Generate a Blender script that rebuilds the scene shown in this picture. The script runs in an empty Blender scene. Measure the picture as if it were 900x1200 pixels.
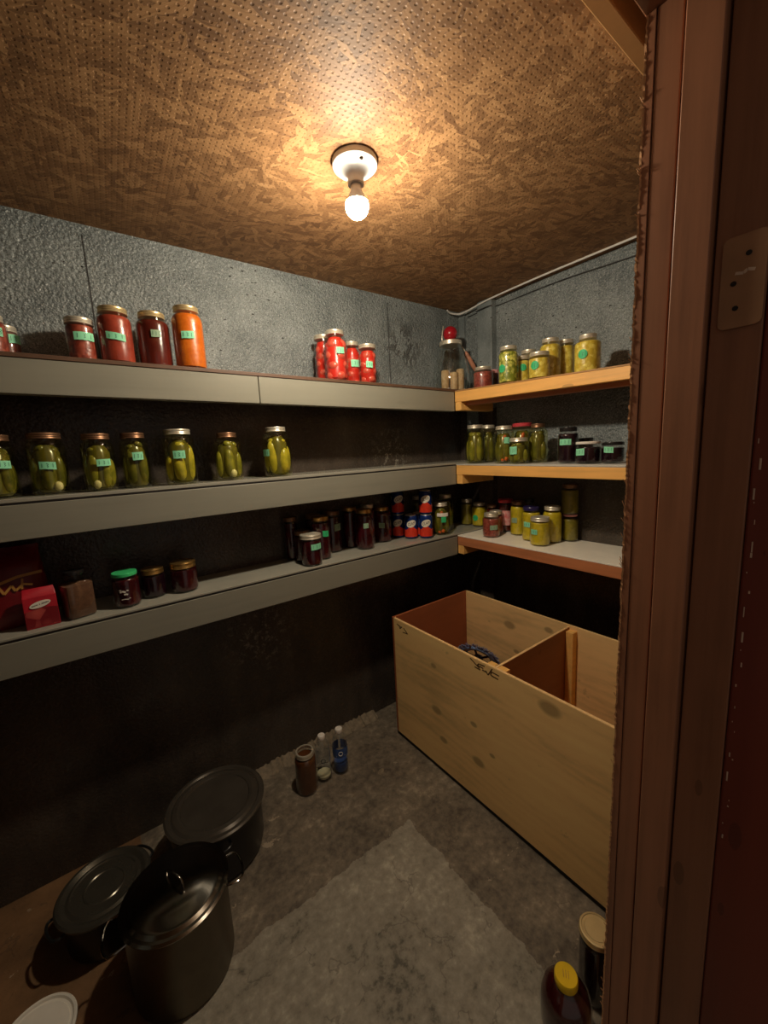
import bpy, bmesh, math, random
from math import sin, cos, pi, radians, atan2, sqrt
from mathutils import Vector, Matrix
random.seed(7)
scene = bpy.context.scene
COL = scene.collection
CZ = 1.4            # eye height of the camera above the floor

# ------------------------------------------------------------------ materials
def srgb(r, g, b):
    f = lambda c: (c/255/12.92) if c/255 <= .04045 else ((c/255+.055)/1.055)**2.4
    return (f(r), f(g), f(b), 1)

def newmat(name):
    m = bpy.data.materials.new(name); m.use_nodes = True
    nt = m.node_tree; b = nt.nodes['Principled BSDF']
    return m, nt, b

def N(nt, t, **kw):
    n = nt.nodes.new(t)
    for k, v in kw.items():
        if k.startswith('i_'):
            key = k[2:]
            n.inputs[int(key) if key.isdigit() else key.replace('_', ' ')].default_value = v
        else: setattr(n, k, v)
    return n

def ramp(nt, fac, stops, interp='LINEAR'):
    r = nt.nodes.new('ShaderNodeValToRGB'); r.color_ramp.interpolation = interp
    e = r.color_ramp.elements
    while len(e) < len(stops): e.new(.5)
    for el, (p, c) in zip(e, stops): el.position = p; el.color = c
    nt.links.new(fac, r.inputs['Fac']); return r

def math_(nt, op, a, b=None, clamp=False):
    n = nt.nodes.new('ShaderNodeMath'); n.operation = op; n.use_clamp = clamp
    for i, v in enumerate((a, b)):
        if v is None: continue
        if hasattr(v, 'links') or hasattr(v, 'is_linked'): nt.links.new(v, n.inputs[i])
        else: n.inputs[i].default_value = v
    return n.outputs[0]

def mixc(nt, fac, a, b):
    n = nt.nodes.new('ShaderNodeMix'); n.data_type = 'RGBA'
    for s, v in ((n.inputs[0], fac), (n.inputs[6], a), (n.inputs[7], b)):
        if hasattr(v, 'is_linked'): nt.links.new(v, s)
        else: s.default_value = v
    return n.outputs[2]

def coords(nt, scale=(1, 1, 1), rot=(0, 0, 0), loc=(0, 0, 0), src='Object'):
    tc = nt.nodes.new('ShaderNodeTexCoord'); mp = nt.nodes.new('ShaderNodeMapping')
    mp.inputs['Scale'].default_value = scale; mp.inputs['Rotation'].default_value = rot
    mp.inputs['Location'].default_value = loc
    nt.links.new(tc.outputs[src], mp.inputs['Vector']); return mp.outputs[0]

def noise(nt, vec, scale, detail=4, rough=.55):
    n = N(nt, 'ShaderNodeTexNoise'); n.inputs['Scale'].default_value = scale
    n.inputs['Detail'].default_value = detail; n.inputs['Roughness'].default_value = rough
    nt.links.new(vec, n.inputs['Vector']); return n.outputs['Fac']

def bump(nt, b, h, strength=.3, dist=.002, prev=None):
    n = nt.nodes.new('ShaderNodeBump'); n.inputs['Strength'].default_value = strength
    n.inputs['Distance'].default_value = dist
    nt.links.new(h, n.inputs['Height'])
    if prev is not None: nt.links.new(prev, n.inputs['Normal'])
    nt.links.new(n.outputs[0], b.inputs['Normal']); return n.outputs[0]

def simple(name, col, rough=.5, metal=0, var=.12, scale=30, bmp=0, coat=0, spec=.5):
    m, nt, b = newmat(name)
    v = coords(nt)
    f = noise(nt, v, scale)
    a = tuple(c*(1-var) for c in col[:3])+(1,); c2 = tuple(min(1, c*(1+var)) for c in col[:3])+(1,)
    r = ramp(nt, f, [(.3, a), (.7, c2)])
    nt.links.new(r.outputs[0], b.inputs['Base Color'])
    b.inputs['Roughness'].default_value = rough; b.inputs['Metallic'].default_value = metal
    b.inputs['Coat Weight'].default_value = coat; b.inputs['Specular IOR Level'].default_value = spec
    if bmp: bump(nt, b, f, bmp, .001)
    return m

def mat_wall(name, split_z, plain=False):
    """gloss-painted rough board: grey above split_z, blackened charcoal paint below"""
    m, nt, b = newmat(name)
    v = coords(nt)
    sx = nt.nodes.new('ShaderNodeSeparateXYZ'); nt.links.new(v, sx.inputs[0])
    n1 = noise(nt, v, 105, 3, .6); n2 = noise(nt, v, 6, 4, .6); n3 = noise(nt, v, 170, 3, .6)
    grey = ramp(nt, n2, [(.3, srgb(100, 108, 110)), (.7, srgb(140, 148, 148))]).outputs[0]
    # black pits, and pale flecks painted in for glints on the gloss
    vor = N(nt, 'ShaderNodeTexVoronoi'); vor.inputs['Scale'].default_value = 24
    dv = coords(nt, (1, 1, 2.2), (0.3, .2, .1)); nt.links.new(dv, vor.inputs['Vector'])
    pit = math_(nt, 'LESS_THAN', vor.outputs['Distance'], .12)
    big = math_(nt, 'GREATER_THAN', n2, .56)
    grey = mixc(nt, math_(nt, 'MULTIPLY', pit, big), grey, srgb(30, 30, 30))
    n4 = noise(nt, v, 260, 2, .7)
    if not plain:
        grey = mixc(nt, math_(nt, 'MULTIPLY', math_(nt, 'GREATER_THAN', n4, .60), .6), grey, srgb(52, 54, 54))
        grey = mixc(nt, math_(nt, 'MULTIPLY', math_(nt, 'LESS_THAN', n4, .40), .55), grey, srgb(196, 202, 198))
    def near(p, rad):
        d = nt.nodes.new('ShaderNodeVectorMath'); d.operation = 'DISTANCE'; nt.links.new(v, d.inputs[0]); d.inputs[1].default_value = p
        mr = nt.nodes.new('ShaderNodeMapRange'); mr.inputs[1].default_value = rad; mr.inputs[2].default_value = rad*.35
        nt.links.new(d.outputs['Value'], mr.inputs[0]); return mr.outputs[0]
    dirt = math_(nt, 'GREATER_THAN', noise(nt, coords(nt, (1, 1, .5)), 26, 5, .7), .53)
    grey = mixc(nt, math_(nt, 'MULTIPLY', math_(nt, 'MULTIPLY', dirt, near((1.37, 1.635, CZ+.52), .17)), .7), grey, srgb(50, 48, 46))
    st = noise(nt, coords(nt, (1, 1, .35)), 9, 5, .65)
    dark = ramp(nt, st, [(.38, srgb(64, 57, 51)), (.6, srgb(80, 71, 63)), (.72, srgb(90, 82, 73)), (.8, srgb(112, 104, 95))]).outputs[0]
    scuff = math_(nt, 'GREATER_THAN', noise(nt, v, 48, 5, .75), .57)
    sm = math_(nt, 'MAXIMUM', near((1.26, 1.635, CZ+.0), .16), near((.50, 1.635, CZ-.78), .2))
    sm = math_(nt, 'MAXIMUM', sm, near((1.79, .85, CZ+.12), .28))
    dark = mixc(nt, math_(nt, 'MULTIPLY', math_(nt, 'MULTIPLY', scuff, sm), .55), dark, srgb(168, 162, 150))
    edge = math_(nt, 'ADD', sx.outputs['Z'], math_(nt, 'MULTIPLY', n2, .05))
    up = math_(nt, 'GREATER_THAN', edge, split_z+.025)
    c = mixc(nt, up, dark, grey)
    nt.links.new(c, b.inputs['Base Color'])
    rg = ramp(nt, n1, [(.3, (.14,)*3+(1,)), (.7, (.34,)*3+(1,))])
    nt.links.new(rg.outputs[0], b.inputs['Roughness'])
    nod = N(nt, 'ShaderNodeTexVoronoi'); nod.inputs['Scale'].default_value = 115; nod.feature = 'SMOOTH_F1'; nt.links.new(v, nod.inputs['Vector'])
    h = math_(nt, 'ADD', n1, math_(nt, 'MULTIPLY', n3, .4))
    h = math_(nt, 'SUBTRACT', h, math_(nt, 'MULTIPLY', nod.outputs['Distance'], .8))
    h = math_(nt, 'SUBTRACT', h, math_(nt, 'MULTIPLY', pit, .3))
    h = math_(nt, 'MULTIPLY', h, math_(nt, 'ADD', math_(nt, 'MULTIPLY', up, .8), .2))
    bump(nt, b, h, .15 if plain else .9, .006)
    return m

def mat_osb(name):
    """varnished flake board with an embossed grid of little dots"""
    m, nt, b = newmat(name)
    tc = nt.nodes.new('ShaderNodeTexCoord')
    warp = N(nt, 'ShaderNodeTexNoise'); warp.inputs['Scale'].default_value = 9; warp.inputs['Detail'].default_value = 3
    nt.links.new(tc.outputs['Object'], warp.inputs['Vector'])
    cur = None; edge = None
    for i, a in enumerate((12, 48, 83, 117, 160, 28)):
        mp = nt.nodes.new('ShaderNodeMapping'); mp.inputs['Rotation'].default_value = (0, 0, radians(a))
        mp.inputs['Location'].default_value = (i*3.1, i*1.7, 0)
        wn = nt.nodes.new('ShaderNodeVectorMath'); wn.operation = 'MULTIPLY_ADD'
        nt.links.new(warp.outputs['Color'], wn.inputs[0]); wn.inputs[1].default_value = (.03, .03, 0)
        nt.links.new(tc.outputs['Object'], wn.inputs[2])
        nt.links.new(wn.outputs[0], mp.inputs['Vector'])
        mp2 = nt.nodes.new('ShaderNodeMapping'); mp2.inputs['Scale'].default_value = (19, 66, .001)
        nt.links.new(mp.outputs[0], mp2.inputs['Vector'])
        vo = N(nt, 'ShaderNodeTexVoronoi'); vo.inputs['Scale'].default_value = 1
        nt.links.new(mp2.outputs[0], vo.inputs['Vector'])
        sp = nt.nodes.new('ShaderNodeSeparateColor'); nt.links.new(vo.outputs['Color'], sp.inputs[0])
        # grain inside the flake
        gm = nt.nodes.new('ShaderNodeMapping'); gm.inputs['Scale'].default_value = (12, 160, 1)
        nt.links.new(mp.outputs[0], gm.inputs['Vector'])
        g = noise(nt, gm.outputs[0], 1, 3, .6)
        val = math_(nt, 'ADD', sp.outputs[0], math_(nt, 'MULTIPLY', math_(nt, 'SUBTRACT', g, .5), .02))
        pri = val; tone = math_(nt, 'ADD', math_(nt, 'MULTIPLY', sp.outputs[1], .7), math_(nt, 'MULTIPLY', g, .35))
        if cur is None: cur = pri; ct = tone
        else:
            gt = math_(nt, 'GREATER_THAN', pri, cur)
            mx = nt.nodes.new('ShaderNodeMix'); nt.links.new(gt, mx.inputs[0]); nt.links.new(ct, mx.inputs[2]); nt.links.new(tone, mx.inputs[3])
            ct = mx.outputs[0]; cur = math_(nt, 'MAXIMUM', cur, pri)
    big = noise(nt, coords(nt), 2.6, 3, .5)
    tone = math_(nt, 'ADD', math_(nt, 'MULTIPLY', ct, .8), math_(nt, 'MULTIPLY', math_(nt, 'SUBTRACT', big, .4), .55), True)
    r = ramp(nt, tone, [(.05, srgb(100, 71, 47)), (.35, srgb(130, 96, 64)), (.65, srgb(156, 118, 80)), (.95, srgb(188, 148, 104))])
    # dot grid, 13 mm pitch
    gv = coords(nt, (77, 77, 0), (0, 0, radians(2)))
    fr = nt.nodes.new('ShaderNodeVectorMath'); fr.operation = 'FRACTION'; nt.links.new(gv, fr.inputs[0])
    sb = nt.nodes.new('ShaderNodeVectorMath'); sb.operation = 'SUBTRACT'; nt.links.new(fr.outputs[0], sb.inputs[0]); sb.inputs[1].default_value = (.5, .5, 0)
    ln = nt.nodes.new('ShaderNodeVectorMath'); ln.operation = 'LENGTH'; nt.links.new(sb.outputs[0], ln.inputs[0])
    dot = nt.nodes.new('ShaderNodeMapRange'); dot.inputs[1].default_value = .24; dot.inputs[2].default_value = .12
    nt.links.new(ln.outputs['Value'], dot.inputs[0])
    c = mixc(nt, math_(nt, 'MULTIPLY', dot.outputs[0], .3), r.outputs[0], srgb(70, 44, 26))
    nt.links.new(c, b.inputs['Base Color'])
    b.inputs['Roughness'].default_value = .62; b.inputs['Specular IOR Level'].default_value = .25
    p = bump(nt, b, cur, .8, .005)
    p = bump(nt, b, ct, .5, .0025, p)
    bump(nt, b, math_(nt, 'SUBTRACT', 1.0, dot.outputs[0]), .6, .0012, p)
    return m

def mat_ply(name, axis, base, knots=(), amt=1.0):
    """plywood face: flowing figure along the sheet; axis = direction of the grain in object space"""
    m, nt, b = newmat(name)
    sc = {'Y': (3, 1.1, 5), 'X': (1.1, 3, 5), 'Z': (5, 5, 1.0)}[axis]
    v = coords(nt, sc)
    n1 = noise(nt, v, 2.2, 3, .5)
    w = N(nt, 'ShaderNodeTexWave'); w.inputs['Scale'].default_value = 1.6; w.inputs['Distortion'].default_value = 14
    w.inputs['Detail'].default_value = 3; w.inputs['Detail Scale'].default_value = .8; w.bands_direction = 'Z' if axis != 'Z' else 'X'
    nt.links.new(v, w.inputs['Vector'])
    n2 = noise(nt, coords(nt, tuple(s*6 for s in sc)), 4, 5, .6)
    f = math_(nt, 'ADD', math_(nt, 'MULTIPLY', w.outputs['Fac'], .07), math_(nt, 'ADD', math_(nt, 'MULTIPLY', n1, .7), math_(nt, 'MULTIPLY', n2, .22)))
    k = lambda s: tuple(min(1, c*s) for c in base[:3])+(1,)
    r = ramp(nt, f, [(.25, k(1-.32*amt)), (.5, k(1)), (.8, k(1+.18*amt))])
    c = r.outputs[0]
    dirt = noise(nt, coords(nt, loc=(3, 1, 2)), 11, 6, .7)
    c = mixc(nt, math_(nt, 'MULTIPLY', math_(nt, 'GREATER_THAN', dirt, .66), .45), c, k(.55))
    for (p, rad) in knots:
        tc = nt.nodes.new('ShaderNodeTexCoord'); d = nt.nodes.new('ShaderNodeVectorMath'); d.operation = 'SUBTRACT'
        nt.links.new(tc.outputs['Object'], d.inputs[0]); d.inputs[1].default_value = p
        s = nt.nodes.new('ShaderNodeVectorMath'); s.operation = 'MULTIPLY'; nt.links.new(d.outputs[0], s.inputs[0]); s.inputs[1].default_value = (1, .62, 1)
        l = nt.nodes.new('ShaderNodeVectorMath'); l.operation = 'LENGTH'; nt.links.new(s.outputs[0], l.inputs[0])
        mr = nt.nodes.new('ShaderNodeMapRange'); mr.inputs[1].default_value = rad*1.35; mr.inputs[2].default_value = rad*.8
        nt.links.new(l.outputs['Value'], mr.inputs[0])
        c = mixc(nt, math_(nt, 'MULTIPLY', mr.outputs[0], .75), c, k(.38))
    nt.links.new(c, b.inputs['Base Color'])
    b.inputs['Roughness'].default_value = .5; b.inputs['Specular IOR Level'].default_value = .35
    bump(nt, b, n2, .15, .001)
    return m

def mat_wood(name, base, axis='X', rough=.5, amt=.3, coat=0, knots=.5):
    m, nt, b = newmat(name)
    sc = {'X': (2, 40, 40), 'Y': (40, 2, 40), 'Z': (40, 40, 2)}[axis]
    f = noise(nt, coords(nt, sc), 1.2, 6, .6); g = noise(nt, coords(nt), 5, 4)
    k = lambda s: tuple(min(1, c*s) for c in base[:3])+(1,)
    t = math_(nt, 'ADD', math_(nt, 'MULTIPLY', f, .65), math_(nt, 'MULTIPLY', g, .35))
    r = ramp(nt, t, [(.3, k(1-amt)), (.5, k(1)), (.7, k(1+amt*.6))])
    kn = N(nt, 'ShaderNodeTexVoronoi'); kn.inputs['Scale'].default_value = 4
    nt.links.new(coords(nt, {'X': (1, 3, 3), 'Y': (3, 1, 3), 'Z': (3, 3, 1)}[axis]), kn.inputs['Vector'])
    c = mixc(nt, math_(nt, 'MULTIPLY', math_(nt, 'LESS_THAN', kn.outputs['Distance'], .1), knots), r.outputs[0], k(.4))
    nt.links.new(c, b.inputs['Base Color']); b.inputs['Roughness'].default_value = rough
    b.inputs['Coat Weight'].default_value = coat; b.inputs['Coat Roughness'].default_value = .25
    bump(nt, b, f, .2, .001)
    return m

def mat_floor(name):
    m, nt, b = newmat(name)
    v = coords(nt); sx = nt.nodes.new('ShaderNodeSeparateXYZ'); nt.links.new(v, sx.inputs[0])
    n1 = noise(nt, v, 5, 8, .65); n2 = noise(nt, v, 40, 6, .65); n3 = noise(nt, v, 1.8, 3, .5)
    t = math_(nt, 'ADD', math_(nt, 'MULTIPLY', n1, .6), math_(nt, 'MULTIPLY', n2, .4))
    base = ramp(nt, t, [(.34, srgb(72, 63, 53)), (.47, srgb(108, 97, 83)), (.56, srgb(128, 116, 99)), (.68, srgb(168, 154, 132))]).outputs[0]
    # skim-coated rectangle, paler
    wob = math_(nt, 'MULTIPLY', math_(nt, 'SUBTRACT', noise(nt, v, 14, 5, .7), .5), .055)
    inx = math_(nt, 'LESS_THAN', math_(nt, 'ADD', sx.outputs['X'], wob), .805)
    iny = math_(nt, 'LESS_THAN', math_(nt, 'ADD', sx.outputs['Y'], wob), 1.035)
    ins = math_(nt, 'MULTIPLY', inx, iny)
    pale = ramp(nt, t, [(.36, srgb(92, 86, 74)), (.43, srgb(134, 127, 112)), (.56, srgb(158, 150, 134)), (.66, srgb(186, 178, 160))]).outputs[0]
    c = mixc(nt, ins, base, pale)
    # brown boards / cardboard tone at the left end
    br = math_(nt, 'LESS_THAN', math_(nt, 'ADD', sx.outputs['X'], math_(nt, 'MULTIPLY', math_(nt, 'SUBTRACT', n3, .5), .3)), -.04)
    brown = ramp(nt, n1, [(.35, srgb(104, 76, 50)), (.65, srgb(140, 104, 70))]).outputs[0]
    c = mixc(nt, br, c, brown)
    # pale plaster splashes
    sp = math_(nt, 'GREATER_THAN', noise(nt, coords(nt, (1, 1.7, 1), loc=(5, 2, 0)), 7, 6, .7), .655)
    c = mixc(nt, math_(nt, 'MULTIPLY', sp, .6), c, srgb(186, 170, 146))
    # cracks and pock marks
    cr = N(nt, 'ShaderNodeTexVoronoi'); cr.inputs['Scale'].default_value = 4.2; cr.feature = 'DISTANCE_TO_EDGE'
    wv = nt.nodes.new('ShaderNodeVectorMath'); wv.operation = 'MULTIPLY_ADD'
    nn = N(nt, 'ShaderNodeTexNoise'); nn.inputs['Scale'].default_value = 9; nn.inputs['Detail'].default_value = 5; nt.links.new(v, nn.inputs['Vector'])
    nt.links.new(nn.outputs['Color'], wv.inputs[0]); wv.inputs[1].default_value = (.3, .3, .3); nt.links.new(v, wv.inputs[2])
    nt.links.new(wv.outputs[0], cr.inputs['Vector'])
    ck = math_(nt, 'LESS_THAN', cr.outputs['Distance'], .012)
    ck = math_(nt, 'MULTIPLY', ck, math_(nt, 'GREATER_THAN', noise(nt, v, 6, 2), .53))
    c = mixc(nt, math_(nt, 'MULTIPLY', ck, .35), c, srgb(60, 52, 44))
    nt.links.new(c, b.inputs['Base Color']); b.inputs['Roughness'].default_value = .62
    h = math_(nt, 'SUBTRACT', math_(nt, 'ADD', t, math_(nt, 'MULTIPLY', ins, .25)), math_(nt, 'MULTIPLY', ck, .3))
    bump(nt, b, h, .5, .012)
    return m

def mat_glass(name, tint=(.97, .98, .97, 1), rough=.03, base=.05, pw=4.0):
    """thin jar glass: see-through with a sharp reflection that grows at the rim"""
    m = bpy.data.materials.new(name); m.use_nodes = True; nt = m.node_tree; nt.nodes.clear()
    o = nt.nodes.new('ShaderNodeOutputMaterial'); mx = nt.nodes.new('ShaderNodeMixShader')
    t = nt.nodes.new('ShaderNodeBsdfTransparent'); t.inputs[0].default_value = tint
    g = nt.nodes.new('ShaderNodeBsdfGlossy'); g.inputs['Roughness'].default_value = rough; g.inputs[0].default_value = (1, 1, 1, 1)
    lw = nt.nodes.new('ShaderNodeLayerWeight'); lw.inputs[0].default_value = .5
    fz = math_(nt, 'ADD', math_(nt, 'MULTIPLY', math_(nt, 'POWER', lw.outputs['Facing'], pw), .75), base)
    bp = nt.nodes.new('ShaderNodeBump'); bp.inputs['Strength'].default_value = .15; bp.inputs['Distance'].default_value = .001
    nt.links.new(noise(nt, coords(nt), 60, 2), bp.inputs['Height'])
    nt.links.new(bp.outputs[0], g.inputs['Normal'])
    nt.links.new(fz, mx.inputs[0]); nt.links.new(t.outputs[0], mx.inputs[1]); nt.links.new(g.outputs[0], mx.inputs[2])
    nt.links.new(mx.outputs[0], o.inputs[0]); return m

def mat_food(name, a, b2, scale=60, rough=.35, vor=False, bmp=.3):
    m, nt, b = newmat(name); v = coords(nt)
    if vor:
        vo = N(nt, 'ShaderNodeTexVoronoi'); vo.inputs['Scale'].default_value = scale; nt.links.new(v, vo.inputs['Vector'])
        sp = nt.nodes.new('ShaderNodeSeparateColor'); nt.links.new(vo.outputs['Color'], sp.inputs[0])
        f = math_(nt, 'SUBTRACT', sp.outputs[0], math_(nt, 'MULTIPLY', vo.outputs['Distance'], .5)); hh = math_(nt, 'SUBTRACT', 1.0, vo.outputs['Distance'])
        r = ramp(nt, f, [(0, a), (.8, b2)])
    else:
        f = noise(nt, v, scale, 5, .6); hh = f; r = ramp(nt, f, [(.32, a), (.68, b2)])
    nt.links.new(r.outputs[0], b.inputs['Base Color']); b.inputs['Roughness'].default_value = rough
    bump(nt, b, hh, bmp, .003); return m

M = {}
M['wall_left'] = mat_wall('grey_and_charcoal_wall_paint', CZ+.22)
M['wall_back'] = mat_wall('grey_and_charcoal_back_wall_paint', CZ-.12)
M['wall_in'] = simple('inner_door_wall_board', srgb(96, 62, 38), .6, var=.15, scale=14)
M['osb'] = mat_osb('varnished_flake_board')
M['floor'] = mat_floor('stained_concrete')
M['greyp'] = mat_wood('grey_painted_lumber', srgb(140, 138, 125), 'X', .36, .1, knots=.12)
M['greytop'] = simple('grey_gloss_shelf_top', srgb(158, 156, 144), .16, var=.05, scale=12)
M['edge'] = simple('dark_brown_board_edge', srgb(96, 70, 54), .5)
M['pine'] = mat_wood('raw_pine_lumber_along_wall', srgb(242, 182, 100), 'Y', .5, .22)
M['pinex'] = mat_wood('raw_pine_lumber_cleat', srgb(242, 186, 104), 'X', .5, .22)
M['redwood'] = mat_wood('reddish_fir_lumber', srgb(190, 120, 78), 'Y', .5, .28)
M['underply'] = mat_ply('shelf_plywood', 'Y', srgb(176, 132, 84))
M['whitetop'] = simple('white_melamine', srgb(248, 242, 228), .35, var=.04, scale=20)
M['paletop'] = simple('pale_grey_painted_ply', srgb(196, 192, 182), .4, var=.08, scale=16)
M['jamb'] = mat_wood('brown_varnished_jamb', srgb(164, 112, 82), 'Z', .38, .3)
M['jambdk'] = mat_wood('dark_brown_varnished_wood', srgb(146, 98, 70), 'Z', .42, .3)
M['doorred'] = mat_wood('red_brown_painted_door', srgb(116, 50, 34), 'Z', .4, .12)
M['torn'] = simple('torn_hardboard_edge', srgb(214, 160, 112), .8, var=.3, scale=120, bmp=.6)
M['scratch'] = simple('pale_scraped_paint', srgb(206, 180, 158), .7)
M['hinge'] = simple('painted_over_hinge_metal', srgb(158, 118, 86), .35, .1, .1)
M['hole'] = simple('dark_screw_hole', srgb(24, 14, 10), .8)
M['glass'] = mat_glass('clear_jar_glass')
M['greenglass'] = mat_glass('brine_tinted_jar_glass', (.93, .94, .74, 1))
M['jugglass'] = mat_glass('thick_jug_glass', (.86, .9, .88, 1), .05, .12, 2.2)
M['bottle'] = mat_glass('clear_bottle_plastic', (.9, .93, .96, 1), .12)
M['silver'] = simple('brushed_silver_lid', srgb(228, 220, 200), .38, .65, .06)
M['champ'] = simple('champagne_lid', srgb(222, 200, 150), .36, .7, .08)
M['gold'] = simple('brass_coloured_lid', srgb(196, 156, 92), .32, .9, .12)
M['bronze'] = simple('dull_bronze_lid', srgb(140, 104, 78), .42, .75, .15)
M['blacklid'] = simple('black_lid', srgb(34, 32, 32), .25)
M['redlid'] = simple('red_lid', srgb(196, 64, 72), .3)
M['pinklid'] = simple('pink_white_lid', srgb(224, 160, 160), .35)
M['whitelid'] = simple('white_lid', srgb(232, 224, 214), .3)
M['greenlid'] = simple('bright_green_lid', srgb(64, 196, 120), .3)
M['purplelid'] = simple('dark_purple_lid', srgb(44, 36, 84), .25)
M['yellowlid'] = simple('yellow_plastic_cap', srgb(232, 192, 22), .35)
M['mint'] = simple('mint_green_tape', srgb(140, 222, 178), .6, var=.04)
M['mintround'] = simple('green_round_sticker', srgb(50, 190, 120), .55, var=.05)
M['dullmint'] = simple('faded_green_grey_tape', srgb(140, 168, 138), .6, var=.05)
M['ink'] = simple('dark_pen_ink', srgb(44, 96, 76), .6)
M['white'] = simple('white_paper', srgb(236, 230, 218), .6, var=.03)
M['ceram'] = simple('white_porcelain', srgb(228, 230, 232), .25, var=.03)
M['steel'] = simple('polished_stainless_steel', srgb(150, 146, 138), .15, 1, .05)
M['dullsteel'] = simple('brushed_stainless_steel', srgb(112, 104, 90), .4, 1, .08)
M['enamel'] = simple('black_speckled_enamel', srgb(30, 30, 30), .3, var=.5, scale=400)
M['lidgrey'] = simple('worn_grey_enamel_lid', srgb(84, 78, 70), .24, .4, .15, 14)
M['alu'] = simple('dull_aluminium', srgb(104, 100, 90), .26, .7, .1, 16)
M['copper'] = simple('brown_tinted_jar_glass_filling', srgb(92, 52, 24), .25)
M['wire'] = simple('white_cable_jacket', srgb(232, 230, 224), .4, var=.03)
M['dkline'] = simple('cable_shadow_line', srgb(48, 48, 48), .5)  # colour of the painted cable shadow, shared by the wall board seams
M['redball'] = simple('glossy_red_ball', srgb(168, 26, 38), .25, var=.05)
M['canblue'] = simple('blue_can_metal', srgb(24, 52, 118), .25, .35, .08)
M['canred'] = simple('red_orange_can_print', srgb(222, 62, 40), .3, .1, .15, 50)
M['canprint'] = simple('cream_can_print', srgb(232, 226, 208), .35)
M['black'] = simple('black_print', srgb(24, 22, 24), .5)
M['plyprint'] = simple('dark_stamp_ink_on_ply', srgb(70, 44, 22), .6)
M['bristle'] = simple('pale_blue_grey_bristle', srgb(134, 144, 180), .6)
M['blueplastic'] = simple('blue_grey_plastic', srgb(130, 164, 216), .35, var=.15)
M['bluedark'] = simple('navy_plastic', srgb(28, 36, 62), .4)
M['redbag'] = simple('deep_red_foil_bag', srgb(112, 16, 22), .35, var=.2)
M['redbox'] = simple('crimson_printed_card', srgb(176, 28, 44), .4, var=.08)
M['dkredprint'] = mat_food('mottled_red_packet_picture', srgb(120, 16, 26), srgb(206, 92, 84), 34, .4, True, 0)
M['goldprint'] = simple('dull_gold_lettering', srgb(190, 140, 70), .4)
M['brinecore'] = simple('murky_dark_brine', srgb(94, 88, 32), .2, var=.3)
M['pickle'] = mat_food('bumpy_pickle_skin', srgb(104, 104, 34), srgb(160, 152, 58), 32, .3)
M['pickleY'] = mat_food('yellow_green_pickle_skin', srgb(140, 134, 32), srgb(206, 188, 66), 26, .3)
M['pickleD'] = mat_food('dark_olive_pickle_skin', srgb(78, 80, 28), srgb(126, 120, 48), 32, .3)
M['garlic'] = simple('white_garlic_clove', srgb(222, 212, 168), .4)
M['carrot'] = simple('orange_carrot_piece', srgb(208, 96, 40), .4)
M['tomato'] = mat_food('bright_red_whole_tomato', srgb(190, 62, 48), srgb(216, 100, 78), 30, .3)
M['tomatocore'] = simple('tomato_juice', srgb(196, 44, 32), .3)
M['salsa'] = mat_food('brick_red_salsa', srgb(126, 50, 36), srgb(166, 80, 60), 90, .35, True)
M['salsa2'] = mat_food('red_tomato_sauce', srgb(138, 50, 34), srgb(172, 72, 52), 40, .3)
M['darkred'] = mat_food('dark_red_juice', srgb(74, 22, 16), srgb(98, 32, 24), 12, .2)
M['orange'] = mat_food('orange_puree', srgb(196, 92, 16), srgb(216, 116, 30), 60, .35)
M['relish'] = mat_food('chopped_green_yellow_relish', srgb(120, 130, 34), srgb(232, 224, 110), 95, .35, True)
M['corn'] = mat_food('yellow_mustard_pickle', srgb(204, 176, 56), srgb(244, 226, 112), 75, .35, True)
M['puree'] = mat_food('yellow_green_puree', srgb(176, 156, 20), srgb(220, 196, 44), 45, .35)
M['olive'] = mat_food('dull_olive_puree', srgb(110, 100, 26), srgb(150, 136, 44), 50, .35)
M['plum'] = mat_food('dark_plum_preserve', srgb(46, 6, 12), srgb(76, 14, 24), 20, .22)
M['berry'] = mat_food('almost_black_berry_preserve', srgb(22, 8, 16), srgb(42, 14, 26), 24, .22)
M['maroon'] = mat_food('maroon_relish', srgb(126, 52, 42), srgb(172, 84, 68), 110, .35, True)
M['powder'] = mat_food('brown_cocoa_powder', srgb(92, 60, 40), srgb(112, 76, 52), 80, .8)
M['pinkpaper'] = mat_food('pink_striped_label', srgb(216, 84, 84), srgb(240, 196, 190), 55, .5)
M['tan'] = mat_food('tan_cork_piece', srgb(206, 162, 112), srgb(236, 202, 156), 60, .6)
M['grip'] = mat_wood('worn_wooden_grip', srgb(188, 128, 100), 'X', .5, .2)
M['syrup'] = simple('dark_red_syrup', srgb(58, 10, 12), .18)
M['bluelabel'] = simple('blue_bottle_label', srgb(60, 88, 146), .4, var=.2, scale=80)
M['base'] = simple('black_runner_and_gap_shadow', srgb(22, 16, 14), .6)  # bin runner, also the painted shadow strips under the shelf boards
M['plaster'] = simple('crumbled_concrete', srgb(132, 118, 98), .8, var=.3, scale=60, bmp=.5)
mE = bpy.data.materials.new('glowing_bulb_dome'); mE.use_nodes = True
bE = mE.node_tree.nodes['Principled BSDF']; bE.inputs['Base Color'].default_value = (1, .9, .75, 1)
bE.inputs['Emission Color'].default_value = (1, .86, .65, 1); bE.inputs['Emission Strength'].default_value = 680
M['bulb'] = mE

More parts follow.
